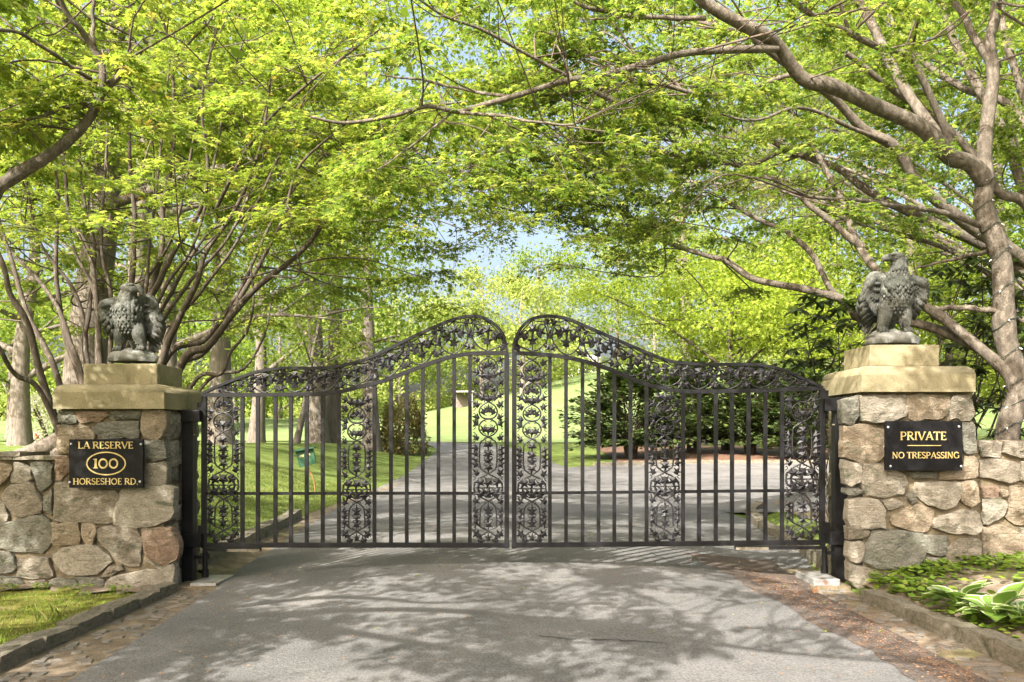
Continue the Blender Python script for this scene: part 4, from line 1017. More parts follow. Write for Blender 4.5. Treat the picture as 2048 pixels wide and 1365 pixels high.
# ------------------------------------------------------------------ the two maples over the gate, limbs read off the photograph
def c1(*p): return [(x * .3663, 500 + y * .3663, Y) for x, y, Y in p]
class Maple:
    def __init__(s, base, label, bark, cat='tree'):
        s.t = thing('maple_tree', base, label, cat); s.bark = bark; s.pts = []; s.rad = []; s.twigs = TB(); s.rf = 1.0; s.lp = []; s.ld = []; s.ls = []; s.lp2 = []; s.ld2 = []; s.ls2 = []
    def limb(s, pts, r0, r1, world=False, name='limb', n=9):
        if name != 'trunk': r0, r1 = r0 * s.rf, r1 * s.rf
        p = np.array([q if world else P(*q) for q in pts], float)
        c = catmull(p, 7)
        m = len(c); k = np.linspace(0, 1, m)
        r = (r0 + (r1 - r0) * k) * (1 + .05 * np.sin(k * 23 + r0 * 900) + .03 * np.sin(k * 51))
        c = c + np.stack([np.sin(k * 17 + r0 * 70), np.cos(k * 13 + r0 * 50), np.sin(k * 19 + 1)], -1) * (r0 * .25)
        tb = TB(); tb.add(c, r, n); tb.build(name, s.bark, s.t)
        d = np.linspace(0, m - 1, m * 3)
        s.pts.append(np.stack([np.interp(d, np.arange(m), c[:, i]) for i in range(3)], -1)); s.rad.append(np.interp(d, np.arange(m), r))
        return c
    def spray(s, c, q, rq, size, nl, rr, deep=False):
        A, B_, C_ = (s.lp2, s.ld2, s.ls2) if deep else (s.lp, s.ld, s.ls)
        """a flat fan of twigs and leaves at c, carried by a branch from q"""
        c, q = np.array(c), np.array(q)
        v = c - q; L = np.linalg.norm(v) + 1e-6
        h = np.array([v[0], v[1], 0]); hn = np.linalg.norm(h)
        h = h / hn if hn > .15 else np.array([math.cos(rng.uniform(0, 6.3)), math.sin(rng.uniform(0, 6.3)), 0])
        mid = (c + q) / 2 + rng.normal(0, .16 * L, 3) + [0, 0, .06 * L]
        rb = min(max(.003 + .0055 * L, .005), rq * .6)
        br = catmull([q, mid, c], 5); s.twigs.add(br, np.linspace(rb, rb * .45, len(br)), 5)
        droop = rng.uniform(.05, .3)
        nt_ = rng.integers(6, 9); per = max(3, nl // nt_)
        yaw0 = math.atan2(h[1], h[0]); roll = rng.normal(0, .12)
        for k in range(nt_):
            a = yaw0 + np.linspace(-1.35, 1.35, nt_)[k] + rng.normal(0, .15)
            ln = rr * rng.uniform(.6, 1.1) * (1 - .3 * abs(np.linspace(-1, 1, nt_)[k]))
            d = np.array([math.cos(a), math.sin(a), 0]); sd = np.array([-d[1], d[0], 0])
            st = c - h * rng.uniform(0, .35) * rr
            tt = np.linspace(0, 1, 5)[:, None]
            tw = st + d * ln * tt + sd * rng.normal(0, .08) * ln * tt * tt + np.array([0, 0, 1]) * (-droop * ln * tt * tt + .04 * np.sin(tt * 4) + roll * ln * tt * math.sin(a))
            s.twigs.add(tw, np.linspace(rb * .4, .0015, 5), 3)
            u = rng.uniform(.12, 1.05, per); side = rng.choice([-1, 1], per)
            off = rng.uniform(.01, .16, per) * (1.1 - .5 * u) * side * rr * 1.2
            i = np.clip(u, 0, 1) * 4
            base = np.stack([np.interp(i, np.arange(5), tw[:, j]) for j in range(3)], -1)
            pos = base + sd * off[:, None] + np.array([0, 0, 1]) * rng.normal(-.012, .022, per)[:, None]
            dv = d * rng.uniform(.3, 1, per)[:, None] + sd * (side * rng.uniform(.1, 1, per))[:, None] + np.array([0, 0, -1]) * rng.uniform(.0, .45, per)[:, None]
            nn = np.array([0, 0, 1]) + rng.normal(0, .33, (per, 3))
            A.append(pos); B_.append(np.concatenate([dv, nn], 1)); C_.append(size * rng.uniform(.65, 1.25, per))
    def finish(s, leafm, tp=None):
        s.twigs.build('twigs', M['twig'], s.t, 'stuff')
        if s.lp:
            p = np.vstack(s.lp); d = np.vstack(s.ld); z = np.concatenate(s.ls)
            V, F = leaf_batch(tp or TM, p, d[:, :3], d[:, 3:], z)
            leaf_obj('crown', s.t, V, F, leafm)
            if s.lp2:
                p = np.vstack(s.lp2); d = np.vstack(s.ld2); z = np.concatenate(s.ls2); V, F = leaf_batch(T3, p, d[:, :3], d[:, 3:], z); leaf_obj('outer_crown', s.t, V, F, leafm)
            print('leaves', s.t['label'][:30], len(p), 'tris', len(F))

# left maple: many stems fanning up from behind the left pier
bl = P(235, 838, 9.9)
bl[2] = float(H(bl[0], bl[1]))
ml = Maple(bl, 'many-stemmed maple fanning up behind the left pier', M['bark_left'])
ml.rf = .78
B = lambda dx, dy=0: (bl[0] + dx, bl[1] + dy, bl[2] - .1)
def stem(pts, r0, r1, b=0.0, by=0.0):
    w3 = [B(b, by)] + [tuple(P(*p)) for p in pts]
    ml.limb(w3, r0, r1, world=True, name='stem')
stem(c1((230,700,9.6),(140,400,9.4),(60,230,9.3),(0,60,9.2)) + [(-60, 380, 9.0), (-120, 200, 8.8)], .062, .02, -.35)
stem(c1((330,735,9.8),(240,540,9.8),(150,330,9.9),(60,60,10)) + [(-5, 420, 10.1), (-20, 250, 10.2)], .055, .018, -.25)
stem(c1((450,700,9.9),(380,520,10),(330,330,10.1),(230,200,10.2),(70,10,10.4)) + [(-30, 430, 10.5)], .052, .018, -.1)
stem(c1((440,690,10.2),(350,480,10.2),(320,250,10.2),(310,0,10.2)) + [(115, 394, 10.2), (108, 300, 10.2), (95, 180, 10.1)], .05, .014, -.15, .2)
stem(c1((480,610,10.4),(480,340,10.5),(500,180,10.6),(520,0,10.6)) + [(170, 420, 10.6), (160, 300, 10.6), (175, 190, 10.6)], .05, .014, -.05, .3)
stem([(262, 600, 10.2), (265, 500, 10.2), (272, 430, 10.2), (258, 330, 10.1), (262, 130, 10.0), (255, 0, 9.9)], .055, .014, .05)
stem(c1((780,420,10.0),(870,160,9.9),(960,0,9.9)) + [(400, 420, 9.8), (415, 330, 9.6), (405, 200, 9.4), (430, 60, 9.2)], .06, .014, .1)
stem([(300, 600, 10.3), (322, 500, 10.3), (330, 400, 10.3), (345, 300, 10.2), (345, 120, 10.0), (312, 0, 9.9)], .06, .016, .08)
stem(c1((890,600,9.8),(960,400,9.7),(1080,180,9.6),(1130,0,9.6)) + [(470, 420, 9.5), (520, 300, 9.3), (540, 160, 9.1)], .06, .015, .15)
stem(c1((900,612,10.2),(1100,500,10.3),(1200,400,10.3),(1320,200,10.4),(1410,0,10.4)) + [(570, 400, 10.5), (650, 310, 10.6)], .058, .014, .2)
stem(c1((985,640,9.6),(1130,520,9.5),(1280,350,9.4),(1430,180,9.3),(1650,0,9.2)) + [(660, 430, 9.1), (720, 350, 9.0), (840, 300, 8.8)], .068, .015, .25)
stem(c1((960,680,9.9),(1100,560,9.9),(1240,390,9.9),(1350,200,9.9),(1440,30,9.9)) + [(570, 430, 9.9), (600, 330, 9.8), (690, 250, 9.6)], .06, .014, .2)
stem(c1((1050,740,9.7),(1200,680,9.6),(1260,560,9.6),(1350,440,9.5),(1385,250,9.5),(1370,100,9.5)), .036, .010, .3)
stem(c1((1100,752,10.1),(1330,650,10.1),(1440,470,10.1),(1490,260,10.1)), .034, .009, .3)
stem(c1((240,800,9.5),(90,690,9.3),(0,540,9.1)) + [(-60, 640, 9.0), (-140, 560, 8.9)], .045, .02, -.3)
stem([(190, 560, 10.0), (140, 440, 10.0), (128, 340, 9.9), (60, 230, 9.7), (-20, 150, 9.6)], .045, .012, -.1)
for q, (ex, ey) in enumerate(((40, 300), (120, 250), (215, 240), (330, 210), (390, 260), (450, 210), (520, 330), (590, 240), (480, 420))):
    Yq = rng.uniform(9.6, 10.8); sx = 235 + (ex - 260) * .28
    stem([(sx, 700, Yq), (sx * .7 + ex * .3 + rng.normal(0, 8), 580, Yq), (sx * .35 + ex * .65 + rng.normal(0, 10), 470, Yq), (ex, ey, Yq), (ex + (ex - sx) * .25, ey - 140, Yq)], .042, .009, (sx - 235) / 170 * .9)
# branches crossing the middle
ml.limb([(640,340,10.6),(700,310,10.2),(770,352,9.8),(860,372,9.4),(940,330,9.0)], .022, .008)
ml.limb([(560,430,9.9),(700,445,9.7),(840,435,9.5),(960,470,9.4)], .018, .006)
ml.limb([(480,560,9.6),(640,520,9.4),(730,520,9.2),(860,560,9.0)], .016, .006)
ml.limb([(430,420,9.8),(520,260,9.0),(640,150,8.2),(760,60,7.4)], .03, .010)
ml.limb([(345,120,10.0),(420,40,9.8),(480,-60,9.6)], .02, .01)

# near maple outside the left of the view, its big branch reaching in
bn = np.array([-5.6, 3.4, 0.0])
mn = Maple(bn, 'maple standing left of the view whose thick bare-ended branch reaches in', M['bark_right'])
top = (-4.6, 3.9, 2.3)
mn.limb([bn + [0, 0, -.2], bn + [.2, .1, .9], (-5.1, 3.7, 1.7), top], .17, .11, world=True, name='trunk', n=12)
mn.limb([top, tuple(P(-120, 415, 4.9)), tuple(P(0, 372, 5.0)), tuple(P(75, 325, 5.05)), tuple(P(130, 287, 5.1)), tuple(P(175, 240, 5.15)), tuple(P(196, 205, 5.2))], .046, .026, world=True, n=11)
mn.limb([(190,215,5.18),(205,165,5.2),(186,92,5.2),(150,50,5.1),(117,-8,5.0)], .026, .014)
mn.limb([(196,205,5.2),(215,172,5.25),(243,150,5.3),(250,124,5.32)], .028, .012)
mn.limb([(197,170,5.22),(120,118,5.0),(45,70,4.8),(-30,55,4.6)], .013, .009)
mn.limb([(186,90,5.2),(186,40,5.2),(187,-20,5.2)], .014, .010)
mn.limb([(205,205,5.2),(130,215,5.1),(60,240,5.0),(-20,252,4.9)], .012, .008)
for e in ((-4.9, 1.4, 4.4), (-3.4, 2.2, 4.5), (-4.2, -.6, 4.4), (-2.4, .3, 4.4), (-5.8, 5.2, 4.6), (-1.0, 1.2, 4.2), (-3.6, 3.4, 4.6)):
    e = np.array(e); a = np.array(top)
    mn.limb([a, a * .62 + e * .38 + [rng.normal(0, .15), rng.normal(0, .15), .5], a * .25 + e * .75 + [0, 0, .35], e, e + (e - a) * .35 + [0, 0, .1]], .07, .012, world=True)

# right maple wound with string lights
br_ = P(2016, 885, 9.5); br_[2] = float(H(br_[0], br_[1]))
mr = Maple(br_, 'smooth tan maple behind the right wall, trunk wound with string lights', M['bark_right'])
TRUNK = [br_ + [0.0, 0, -.25], P(2018, 850, 9.5), P(2032, 775, 9.5), P(2018, 660, 9.5), P(1996, 540, 9.5), P(1978, 430, 9.45), P(1968, 355, 9.4)]
mr.rf = 1.0; trunkc = mr.limb(TRUNK, .128, .10, world=True, name='trunk', n=14)
mr.limb([(1968,360,9.4),(1972,300,9.4),(1982,140,9.4),(1985,60,9.4),(1988,-60,9.4)], .085, .05)
mr.limb([(1968,365,9.4),(1935,325,9.3),(1903,308,9.2),(1850,264,9.0),(1750,220,8.8),(1662,167,8.5),(1609,152,8.4),(1552,92,8.2),(1486,53,8.0),(1411,4,7.8),(1330,-60,7.6)], .10, .045, n=12)
mr.limb([(1903,305,9.2),(1886,246,9.1),(1837,145,8.9),(1815,110,8.8),(1750,92,8.6),(1675,57,8.4),(1626,26,8.2),(1560,-10,8.0)], .042, .026)
mr.limb([(1895,300,9.3),(1815,185,9.5),(1763,92,9.7),(1719,0,9.9),(1680,-80,10)], .062, .045)
mr.limb([(1552,100,8.2),(1446,103,7.9),(1363,107,7.7),(1288,127,7.5),(1199,154,7.4),(1130,163,7.3),(1045,187,7.2),(960,212,7.1),(915,226,7.1),(850,214,7.0),(790,229,7.0),(690,245,6.9),(620,237,6.8)], .036, .012)
mr.limb([(1020,195,7.2),(930,180,7.3),(850,162,7.3),(760,150,7.2)], .016, .007)
mr.limb([(915,226,7.1),(1000,232,7.0),(1080,246,6.9),(1150,250,6.8)], .016, .008)
mr.limb([(900,228,7.1),(860,262,7.0),(800,310,6.9),(755,340,6.8)], .011, .005)
mr.limb([(1409,38,7.8),(1350,37,7.7),(1270,33,7.6),(1200,22,7.4),(1130,-5,7.3)], .024, .016)
mr.limb([(1986,130,9.4),(1940,60,9.5),(1890,-40,9.6)], .05, .03)
mr.limb([(1955,452,9.45),(1905,430,9.2),(1785,410,8.9),(1692,400,8.6),(1560,385,8.3)], .035, .014)
mr.limb([(2032,790,9.5),(2012,745,9.5),(1969,701,9.6),(1908,655,9.8),(1855,618,9.9),(1772,560,10.1),(1723,497,10.3),(1684,400,10.5),(1640,325,10.6),(1600,250,10.7)], .075, .03, n=10)
mr.limb([(1726,497,10.3),(1662,444,10.4),(1578,378,10.5),(1500,330,10.6)], .048, .022)
mr.limb([(2010,740,9.6),(1960,700,9.7),(1877,658,10.0),(1800,640,10.2),(1723,640,10.4),(1701,618,10.5),(1661,581,10.6),(1640,541,10.7),(1622,505,10.8),(1574,461,10.9),(1508,435,11),(1440,400,11.1)], .06, .025, n=10)
mr.limb([(1684,600,10.5),(1600,578,10.6),(1552,567,10.7),(1499,554,10.8),(1451,522,10.9),(1420,514,11),(1323,479,11.1),(1257,436,11.2),(1216,416,11.3),(1150,411,11.4),(1084,421,11.5),(1023,421,11.6),(941,398,11.7)], .05, .012, n=8)
mr.limb([(1990,622,9.5),(1920,616,9.7),(1868,618,9.9)], .035, .03)
mr.limb([(1975,505,9.5),(1943,510,9.7),(1881,525,10.0),(1833,536,10.2)], .028, .012)

# second right maple, its trunk beyond the right edge
b2 = np.array([7.35, 10.8, 0.0]); b2[2] = float(H(b2[0], b2[1]))
m2 = Maple(b2, 'broad maple at the right edge, long limbs sweeping over the drive', M['bark_right'])
m2.rf = .96; t2 = tuple(P(2130, 640, 10.8))
m2.limb([b2 + [0, 0, -.2], tuple(P(2170, 780, 10.8)), t2], .19, .16, world=True, name='trunk', n=12)
def l2(pts, r0, r1): m2.limb([t2] + [tuple(P(*p)) for p in pts], r0, r1, world=True, n=10)
l2([(2048,519,10.7),(1947,453,10.5),(1837,374,10.3),(1785,290,10.1),(1728,255,10.0),(1662,193,9.8),(1560,120,9.5),(1480,60,9.2)], .09, .04)
l2([(2048,545,10.8),(1969,490,10.8),(1860,446,10.8),(1785,409,10.8),(1728,374,10.9),(1670,334,11),(1574,299,11.1),(1520,270,11.2)], .08, .035)
l2([(2060,420,10.6),(2000,385,10.5),(1960,330,10.4),(1900,262,10.3),(1840,215,10.2),(1760,160,10.0),(1690,110,9.8)], .07, .03)
l2([(2080,480,11.2),(2020,300,11.4),(1960,180,11.6),(1900,60,11.8),(1860,-40,12)], .08, .05)
l2([(2090,300,10.8),(2040,180,10.8),(2010,60,10.8),(1990,-40,10.8)], .07, .04)
l2([(2048,640,10.9),(1990,560,11.1),(1900,500,11.3),(1800,470,11.5),(1700,440,11.7),(1640,420,11.9)], .05, .02)
m2.limb([(1574,299,11.1),(1486,332,11.2),(1398,303,11.3),(1332,281,11.4),(1218,259,11.5)], .03, .012)
m2.limb([(1600,310,11.1),(1520,338,11.2),(1420,318,11.3),(1301,306,11.4),(1200,303,11.5),(1100,290,11.6)], .03, .012)
m2.limb([(1662,193,9.8),(1600,150,9.6),(1500,175,9.3),(1400,190,9.0),(1300,165,8.8),(1245,205,8.6),(1134,152,8.2),(1060,115,8.0),(961,57,7.7),(887,29,7.5),(820,-12,7.3)], .032, .010)
m2.limb([(1785,290,10.1),(1690,250,9.7),(1600,215,9.3),(1520,240,8.9),(1440,230,8.6)], .03, .010)
l2([(2050,250,11.6),(1930,180,11.9),(1840,120,12.2),(1790,50,12.5),(1750,-40,12.6)], .06, .03)

b3 = np.array([10.2, 15.4, 0.0]); b3[2] = float(H(b3[0], b3[1]))  # maple added with its trunk out of view, to shade the side drive
m3 = Maple(b3, 'tall maple beyond the right edge, its crown shading the side drive', M['bark_right'])
t3 = b3 + [-.3, 0, 2.6]
m3.limb([b3 + [0, 0, -.2], b3 + [-.1, 0, 1.3], t3], .22, .18, world=True, name='trunk', n=12)
for e in ((1.0, 16.5, 7.2), (3.6, 16.8, 7.4), (6.2, 18.0, 7.4), (8.0, 14.0, 7.2), (4.8, 13.6, 6.4), (2.6, 20.5, 7.6), (5.6, 21.5, 7.6), (.4, 19.0, 7.8), (8.6, 20.0, 7.4)):
    e = np.array(e); a = t3 * .75 + e * .25 + [0, 0, .7]
    m3.limb([t3, a, a * .5 + e * .5 + [rng.normal(0, .25), 0, .35], e, e + (e - a) * .2], .05, .010, world=True)
# sprays: where the photograph's canopy is, carried by the nearest limb
trees = [ml, mn, mr, m2, m3]
AP = np.vstack([np.vstack(t.pts) for t in trees]); AR = np.concatenate([np.concatenate(t.rad) for t in trees])
AT = np.concatenate([[i] * sum(len(p) for p in t.pts) for i, t in enumerate(trees)])
def density(px, py):
    if px < 700: d = 1.0 if py < 430 else np.interp(py, [430, 520, 600, 690], [.85, .55, .42, .12])
    elif px < 1250: d = 1.0 if py < 390 else np.interp(py, [390, 440, 540, 620, 640], [.9, .5, .34, .10, 0])
    else: d = 1.0 if py < 420 else np.interp(py, [420, 520, 600, 640], [.85, .45, .18, 0])
    if 830 < px < 960 and 40 < py < 150: d *= .35
    if 1000 < px < 1290 and 400 < py < 560: d *= .6
    if 1170 < px < 1290 and 540 < py < 640: d = 0
    if px > 1640 and py > 480: d *= .35
    return d
used = {}
def add_sprays(n, ylo, yhi, box, size, nl, rr, maxd, dens=density, zmin=2.45, simple=False):
    k = 0; tries = 0; inv = np.array(tosun)[:2] / tosun.z
    while k < n and tries < n * 30:
        tries += 1
        px = rng.uniform(box[0], box[1]); py = rng.uniform(box[2], box[3])
        if rng.random() > dens(px, py): continue
        c = P(px, py, rng.uniform(ylo, yhi))
        if c[2] < zmin or c[2] > 9.5: continue
        if math.hypot(c[0] - 3.5, c[1] - 7.9) < .9 and c[2] < 3.4: continue
        if math.hypot(c[0] + 3.5, c[1] - 7.9) < .9 and c[2] < 3.1: continue
        g = c[:2] - inv * c[2]
        if g[1] > 8.5 and math.sin(g[1] * 1.5 + .7 * math.sin(g[0] * .7)) + .4 * math.sin(g[1] * 3.7 + g[0]) > .35 and rng.random() < .75: continue
        dd = np.linalg.norm((AP - c) * [1, 1, 1.5], axis=1); i = int(np.argmin(dd))
        if dd[i] > maxd: continue
        # leave the branch somewhat behind the spray
        cand = np.where(dd < dd[i] + .35)[0]; i = int(rng.choice(cand))
        if abs(AP[i][2] - c[2]) > .7 * np.linalg.norm(AP[i] - c) and abs(AP[i][2] - c[2]) > .6: continue
        key = tuple(np.round(AP[i] / .3).astype(int)); used[key] = used.get(key, 0) + 1
        if used[key] > 4: continue
        trees[AT[i]].spray(c, AP[i], AR[i], size, nl, rr * rng.uniform(.75, 1.25), simple); k += 1
    print('sprays', k, 'of', n, 'tries', tries)
add_sprays(85, 7.4, 10.5, (-120, 760, -160, 480), .076, 175, .62, 1.8)
add_sprays(180, 10.0, 13.5, (-120, 760, -160, 690), .080, 200, .66, 2.6, simple=True)
add_sprays(90, 6.6, 10.5, (640, 1300, -160, 560), .078, 175, .66, 2.3)
add_sprays(45, 9.0, 13, (960, 1260, 40, 480), .080, 200, .66, 2.8, simple=True)
add_sprays(95, 9.5, 13, (640, 1300, -160, 640), .080, 200, .66, 2.5, simple=True)
add_sprays(26, 6.8, 9.2, (1200, 1900, -160, 560), .078, 170, .55, 1.5)
add_sprays(48, 9.8, 11.0, (1200, 2000, -160, 640), .078, 170, .62, 2.2)
add_sprays(150, 10.6, 14.0, (1200, 2160, -160, 640), .082, 200, .66, 2.6, simple=True)
add_sprays(26, 4.9, 6.2, (-150, 330, -160, 300), .085, 90, .45, 1.2)
add_sprays(120, 13.5, 19.5, (1180, 1900, -60, 560), .11, 110, .75, 2.4, zmin=4.6, simple=True)
add_sprays(190, 15.5, 24, (940, 1560, -80, 440), .12, 120, .9, 3.0, zmin=5.2, simple=True)
add_sprays(36, 13.0, 17, (640, 1180, -60, 440), .11, 110, .75, 2.6, zmin=4.6, simple=True)
# foliage added to these trees outside the frame, placed by where its shade falls
def overhead(n, x0, x1, y0, y1, z0, z1, keep):
    k = 0
    for _ in range(n * 12):
        if k >= n: break
        c = np.array([rng.uniform(x0, x1), rng.uniform(y0, y1), rng.uniform(z0, z1)])
        if c[2] < EYE + .56 * c[1] + .2 and c[1] > .5 and abs(c[0]) < c[1] * .72: continue
        if keep(c[:2] - np.array(tosun)[:2] / tosun.z * c[2]) < rng.random(): continue
        dd = np.linalg.norm(AP - c, axis=1); i = int(np.argmin(dd))
        if dd[i] > 3.2 or (abs(AP[i][2] - c[2]) > .75 * dd[i] and dd[i] > 1.2): continue
        trees[AT[i]].spray(c, AP[i], AR[i], .105, 105, .62, True); k += 1
    print('overhead', k)
def lump(g):
    b = np.interp(g[0], [-4, -1.5, .5, 2, 4], [.55, .5, .15, -.45, .25])
    if g[1] > 7.6: b = max(b, .5)
    if g[0] < -3.1 and g[1] < 7.2: b = -.1
    v = .6 * math.sin(g[0] * 2.3 + 1.0 + .5 * math.sin(g[1] * 2)) + .6 * math.sin(g[1] * 2.6 + g[0] * .7) + .5 * math.sin(g[0] * 4.7 - g[1] * 3.9)
    return .95 if v + b * 1.6 > .2 else .05
overhead(400, -8.0, 1.8, -2.0, 6.0, 3.2, 4.9, lump)
mr.limb([(1411,4,7.8), (1330,-90,7.0), (1300,-260,6.0), (1290,-480,5.0), (1200,-800,4.0)], .024, .010)  # unseen limb added to carry shading foliage in front of the right pier
AP = np.vstack([np.vstack(t.pts) for t in trees]); AR = np.concatenate([np.concatenate(t.rad) for t in trees]); AT = np.concatenate([[i] * sum(len(p) for p in t.pts) for i, t in enumerate(trees)])
overhead(48, .2, 3.4, 2.6, 5.6, 4.1, 5.3, lambda g: 0 if g[1] < 7.3 else (.9 if math.sin(g[0] * 2.6) + math.sin(g[1] * 2.2 + g[0]) > -.3 else .1))
overhead(45, -9.5, -4.2, 4.5, 9.5, 4.4, 7.2, lambda g: .8)
overhead(75, 1.8, 8.5, 3.5, 9.0, 5.6, 8.3, lambda g: .9 if math.sin(g[0] * 2.1 + 1) + math.sin(g[1] * 2.4 + g[0]) > -.1 else .1)
for t, m_ in zip(trees, (M['maple_leaf'], M['maple_leaf'], M['maple_leaf_deep'], M['maple_leaf_deep'], M['yellow_leaf'])): t.finish(m_)

# string lights round the trunk
st = thing('string_lights', P(2010, 700, 9.4), 'dark wire of small string lights wound round the right maple trunk', 'string lights')
L_ = len(trunkc); k = np.linspace(0, 1, 220); ii = .8 + k * (L_ - 2)
cc = np.stack([np.interp(ii, np.arange(L_), trunkc[:, j]) for j in range(3)], -1)
rr = np.interp(k, [0, 1], [.142, .114]); an = k * 2 * np.pi * 11
hx = cc + np.stack([np.cos(an) * rr, np.sin(an) * rr, .02 * np.sin(an * 3)], -1)
tb = TB(); tb.add(hx, .0045, 5); tb.build('wire', M['wire'], st)
for q in range(6, 220, 9):
    mb = MB(); d = (hx[q] - cc[q]); d /= np.linalg.norm(d); mb.tube([hx[q], hx[q] + d * .02 - [0, 0, .01], hx[q] + d * .034 - [0, 0, .02]], [.006, .006, .002], 6); mb.build('bulb', M['bulb'], st, True)
hg = thing('hanging_plug', P(1898, 330, 9.0), 'small green plug dangling on a cord from the maple limb', 'plug')
tb = TB(); tb.add(catmull([P(1896, 310, 9.15), P(1898, 350, 9.0), P(1897, 398, 9.0)], 5), .004, 5); tb.build('cord', M['wire'], hg)
a = P(1898, 402, 9.0); MB().box(a[0] - .02, a[0] + .02, a[1] - .015, a[1] + .015, a[2] - .03, a[2] + .03).build('plug_body', M['green_paint'], hg, bevel=.005)

# ------------------------------------------------------------------ other trees
def tree(base, label, r, height, crown_r, crown_z, nclump, per, size, leafm, bark, lean=(0, 0), first=.35, tp=TR, cat='tree', group=None, spread=.5, flat=.6, nlimb=9, name='tree', top=None, trunkpts=None, csig=None):
    b = np.array(base, float)
    t = thing(name, b, label, cat, group)
    tops = np.array([b[0] + lean[0], b[1] + lean[1], b[2] + height])
    tp_ = trunkpts if trunkpts is not None else [b + [0, 0, -.3], b * .67 + tops * .33 + [rng.normal(0, r * .4), 0, 0], b * .33 + tops * .67 + [rng.normal(0, r * .8), rng.normal(0, r * .8), 0], tops]
    c = catmull(tp_, 8); k = np.linspace(0, 1, len(c))
    rad = r * (1 - .75 * k) * (1 + .45 * np.exp(-k * 14))
    tb = TB(); tb.add(c, rad, 12); tb.build('trunk', bark, t)
    lb = TB(); ends = []
    for i in range(nlimb):
        s = first + (1 - first) * (i + rng.random()) / nlimb * .97
        p0 = np.array([np.interp(s, k, c[:, j]) for j in range(3)]); r0 = np.interp(s, k, rad) * .5
        a = i * 2.4 + rng.uniform(-.5, .5); L = crown_r * rng.uniform(.7, 1.15) * (1.15 - .5 * s)
        e = p0 + np.array([math.cos(a) * L, math.sin(a) * L, L * rng.uniform(.15, .7)])
        m_ = p0 * .5 + e * .5 + np.array([0, 0, L * rng.uniform(-.05, .18)])
        q = catmull([p0, m_, e], 5); lb.add(q, np.linspace(r0, .012, len(q)), 5); ends += [q[-1], q[-3], q[-6]]
        for j in range(3):
            s2 = rng.integers(3, len(q) - 1); d = np.array([math.cos(a + rng.uniform(-1.3, 1.3)), math.sin(a + rng.uniform(-1.3, 1.3)), rng.uniform(-.1, .7)]) * L * .45
            q2 = catmull([q[s2], q[s2] + d * .5 + [0, 0, .1], q[s2] + d], 4); lb.add(q2, np.linspace(r0 * .4, .008, len(q2)), 4); ends += [q2[-1], q2[-2]]
    lb.build('limbs', bark, t, 'stuff')
    ends = np.array(ends)
    n = nclump
    cen = ends[rng.integers(0, len(ends), n)] + rng.normal(0, 1, (n, 3)) * np.array([.16, .16, .10]) * crown_r
    cs = (csig or .16) * crown_r * rng.uniform(.5, 1.4, n)
    idx = np.repeat(np.arange(n), per)
    pos = cen[idx] + rng.normal(0, 1, (n * per, 3)) * cs[idx][:, None] * np.array([1, 1, flat])
    d = rng.normal(0, 1, (n * per, 3)) + [0, 0, -.4]; nn = np.array([0, 0, 1.0]) + rng.normal(0, .6, (n * per, 3))
    V, F = leaf_batch(tp, pos, d, nn, size * rng.uniform(.6, 1.3, n * per))
    leaf_obj('crown', t, V, F, leafm)
    return t
def gp(px, Y): 
    x = (px - 1024) / F_PX * Y
    return (x, Y, float(H(x, Y)))

# big old trunk behind the left maple with root flare
ob = gp(182, 12.6)
ot = tree(ob, 'massive old furrowed trunk standing behind the left maple', .33, 15, 5.0, 9, 130, 60, .16, M['far_leaf'], M['bark_old'], first=.45, nlimb=10, name='oak_tree',
     trunkpts=[np.array(ob) + [0, 0, -.3], P(172, 740, 12.6), P(190, 560, 12.6), P(212, 380, 12.6), P(222, 200, 12.5), P(225, -150, 12.4), P(230, -500, 12.3)])
mb = TB()
for a, L in ((200, 1.5), (160, 1.2), (250, 1.0), (320, .9), (20, .9)):
    a = R(a); p0 = np.array(ob) + [0, 0, .45]; e = np.array(ob) + [math.cos(a) * L, math.sin(a) * L, -.15]
    mb.add(catmull([p0, p0 * .5 + e * .5 + [0, 0, -.05], e], 5), np.linspace(.17, .07, 11), 8)
mb.build('root_flare', M['bark_old'], ot)

# lawn trees beyond the gate
tree(gp(300, 19), 'high bright-leaved tree behind the left maple crown', .28, 13, 5.5, 8, 240, 80, .15, M['yellow_leaf'], M['bark_far'], first=.35, nlimb=14)
tree(gp(636, 40), 'stout grey trunk, left of the twin lawn trees', .46, 15, 6, 9, 120, 60, .20, M['far_leaf'], M['bark_far'], first=.22, group='tall trees along the far path', lean=(.5, 0))
tree(gp(657, 41.2), 'stout grey trunk, right of the twin lawn trees', .42, 16, 6, 9, 120, 60, .20, M['far_leaf'], M['bark_far'], first=.2, group='tall trees along the far path', lean=(1.2, 0))
tree(gp(744, 38), 'tall slender lawn tree beside the olive bush', .34, 21, 8, 9, 230, 70, .21, M['far_leaf'], M['bark_far'], first=.38, group='tall trees along the far path', lean=(-.3, 0))
tree(gp(512, 46), 'grey tree seen through the left gate bars nearest the pier', .40, 14, 6, 9, 130, 60, .22, M['far_leaf'], M['bark_far'], first=.2, group='tall trees along the far path')
tree(gp(590, 37), 'thin pale leaning tree left of the twin trunks', .15, 6, 2.4, 4, 40, 60, .16, M['pale_leaf'], M['bark_far'], first=.4, lean=(1.2, 0))
tree(gp(440, 30), 'tree just behind the left gate post', .42, 14, 6, 8, 150, 70, .20, M['far_leaf'], M['bark_far'], first=.2)
tree(gp(330, 24), 'leafy tree filling behind the left maple', .3, 12, 5, 7, 170, 80, .17, M['far_leaf'], M['bark_far'], first=.2)
tree(gp(40, 26), 'yellow-green tree at the left edge', .3, 9, 4.2, 5, 170, 80, .16, M['pale_leaf'], M['bark_far'], first=.15)
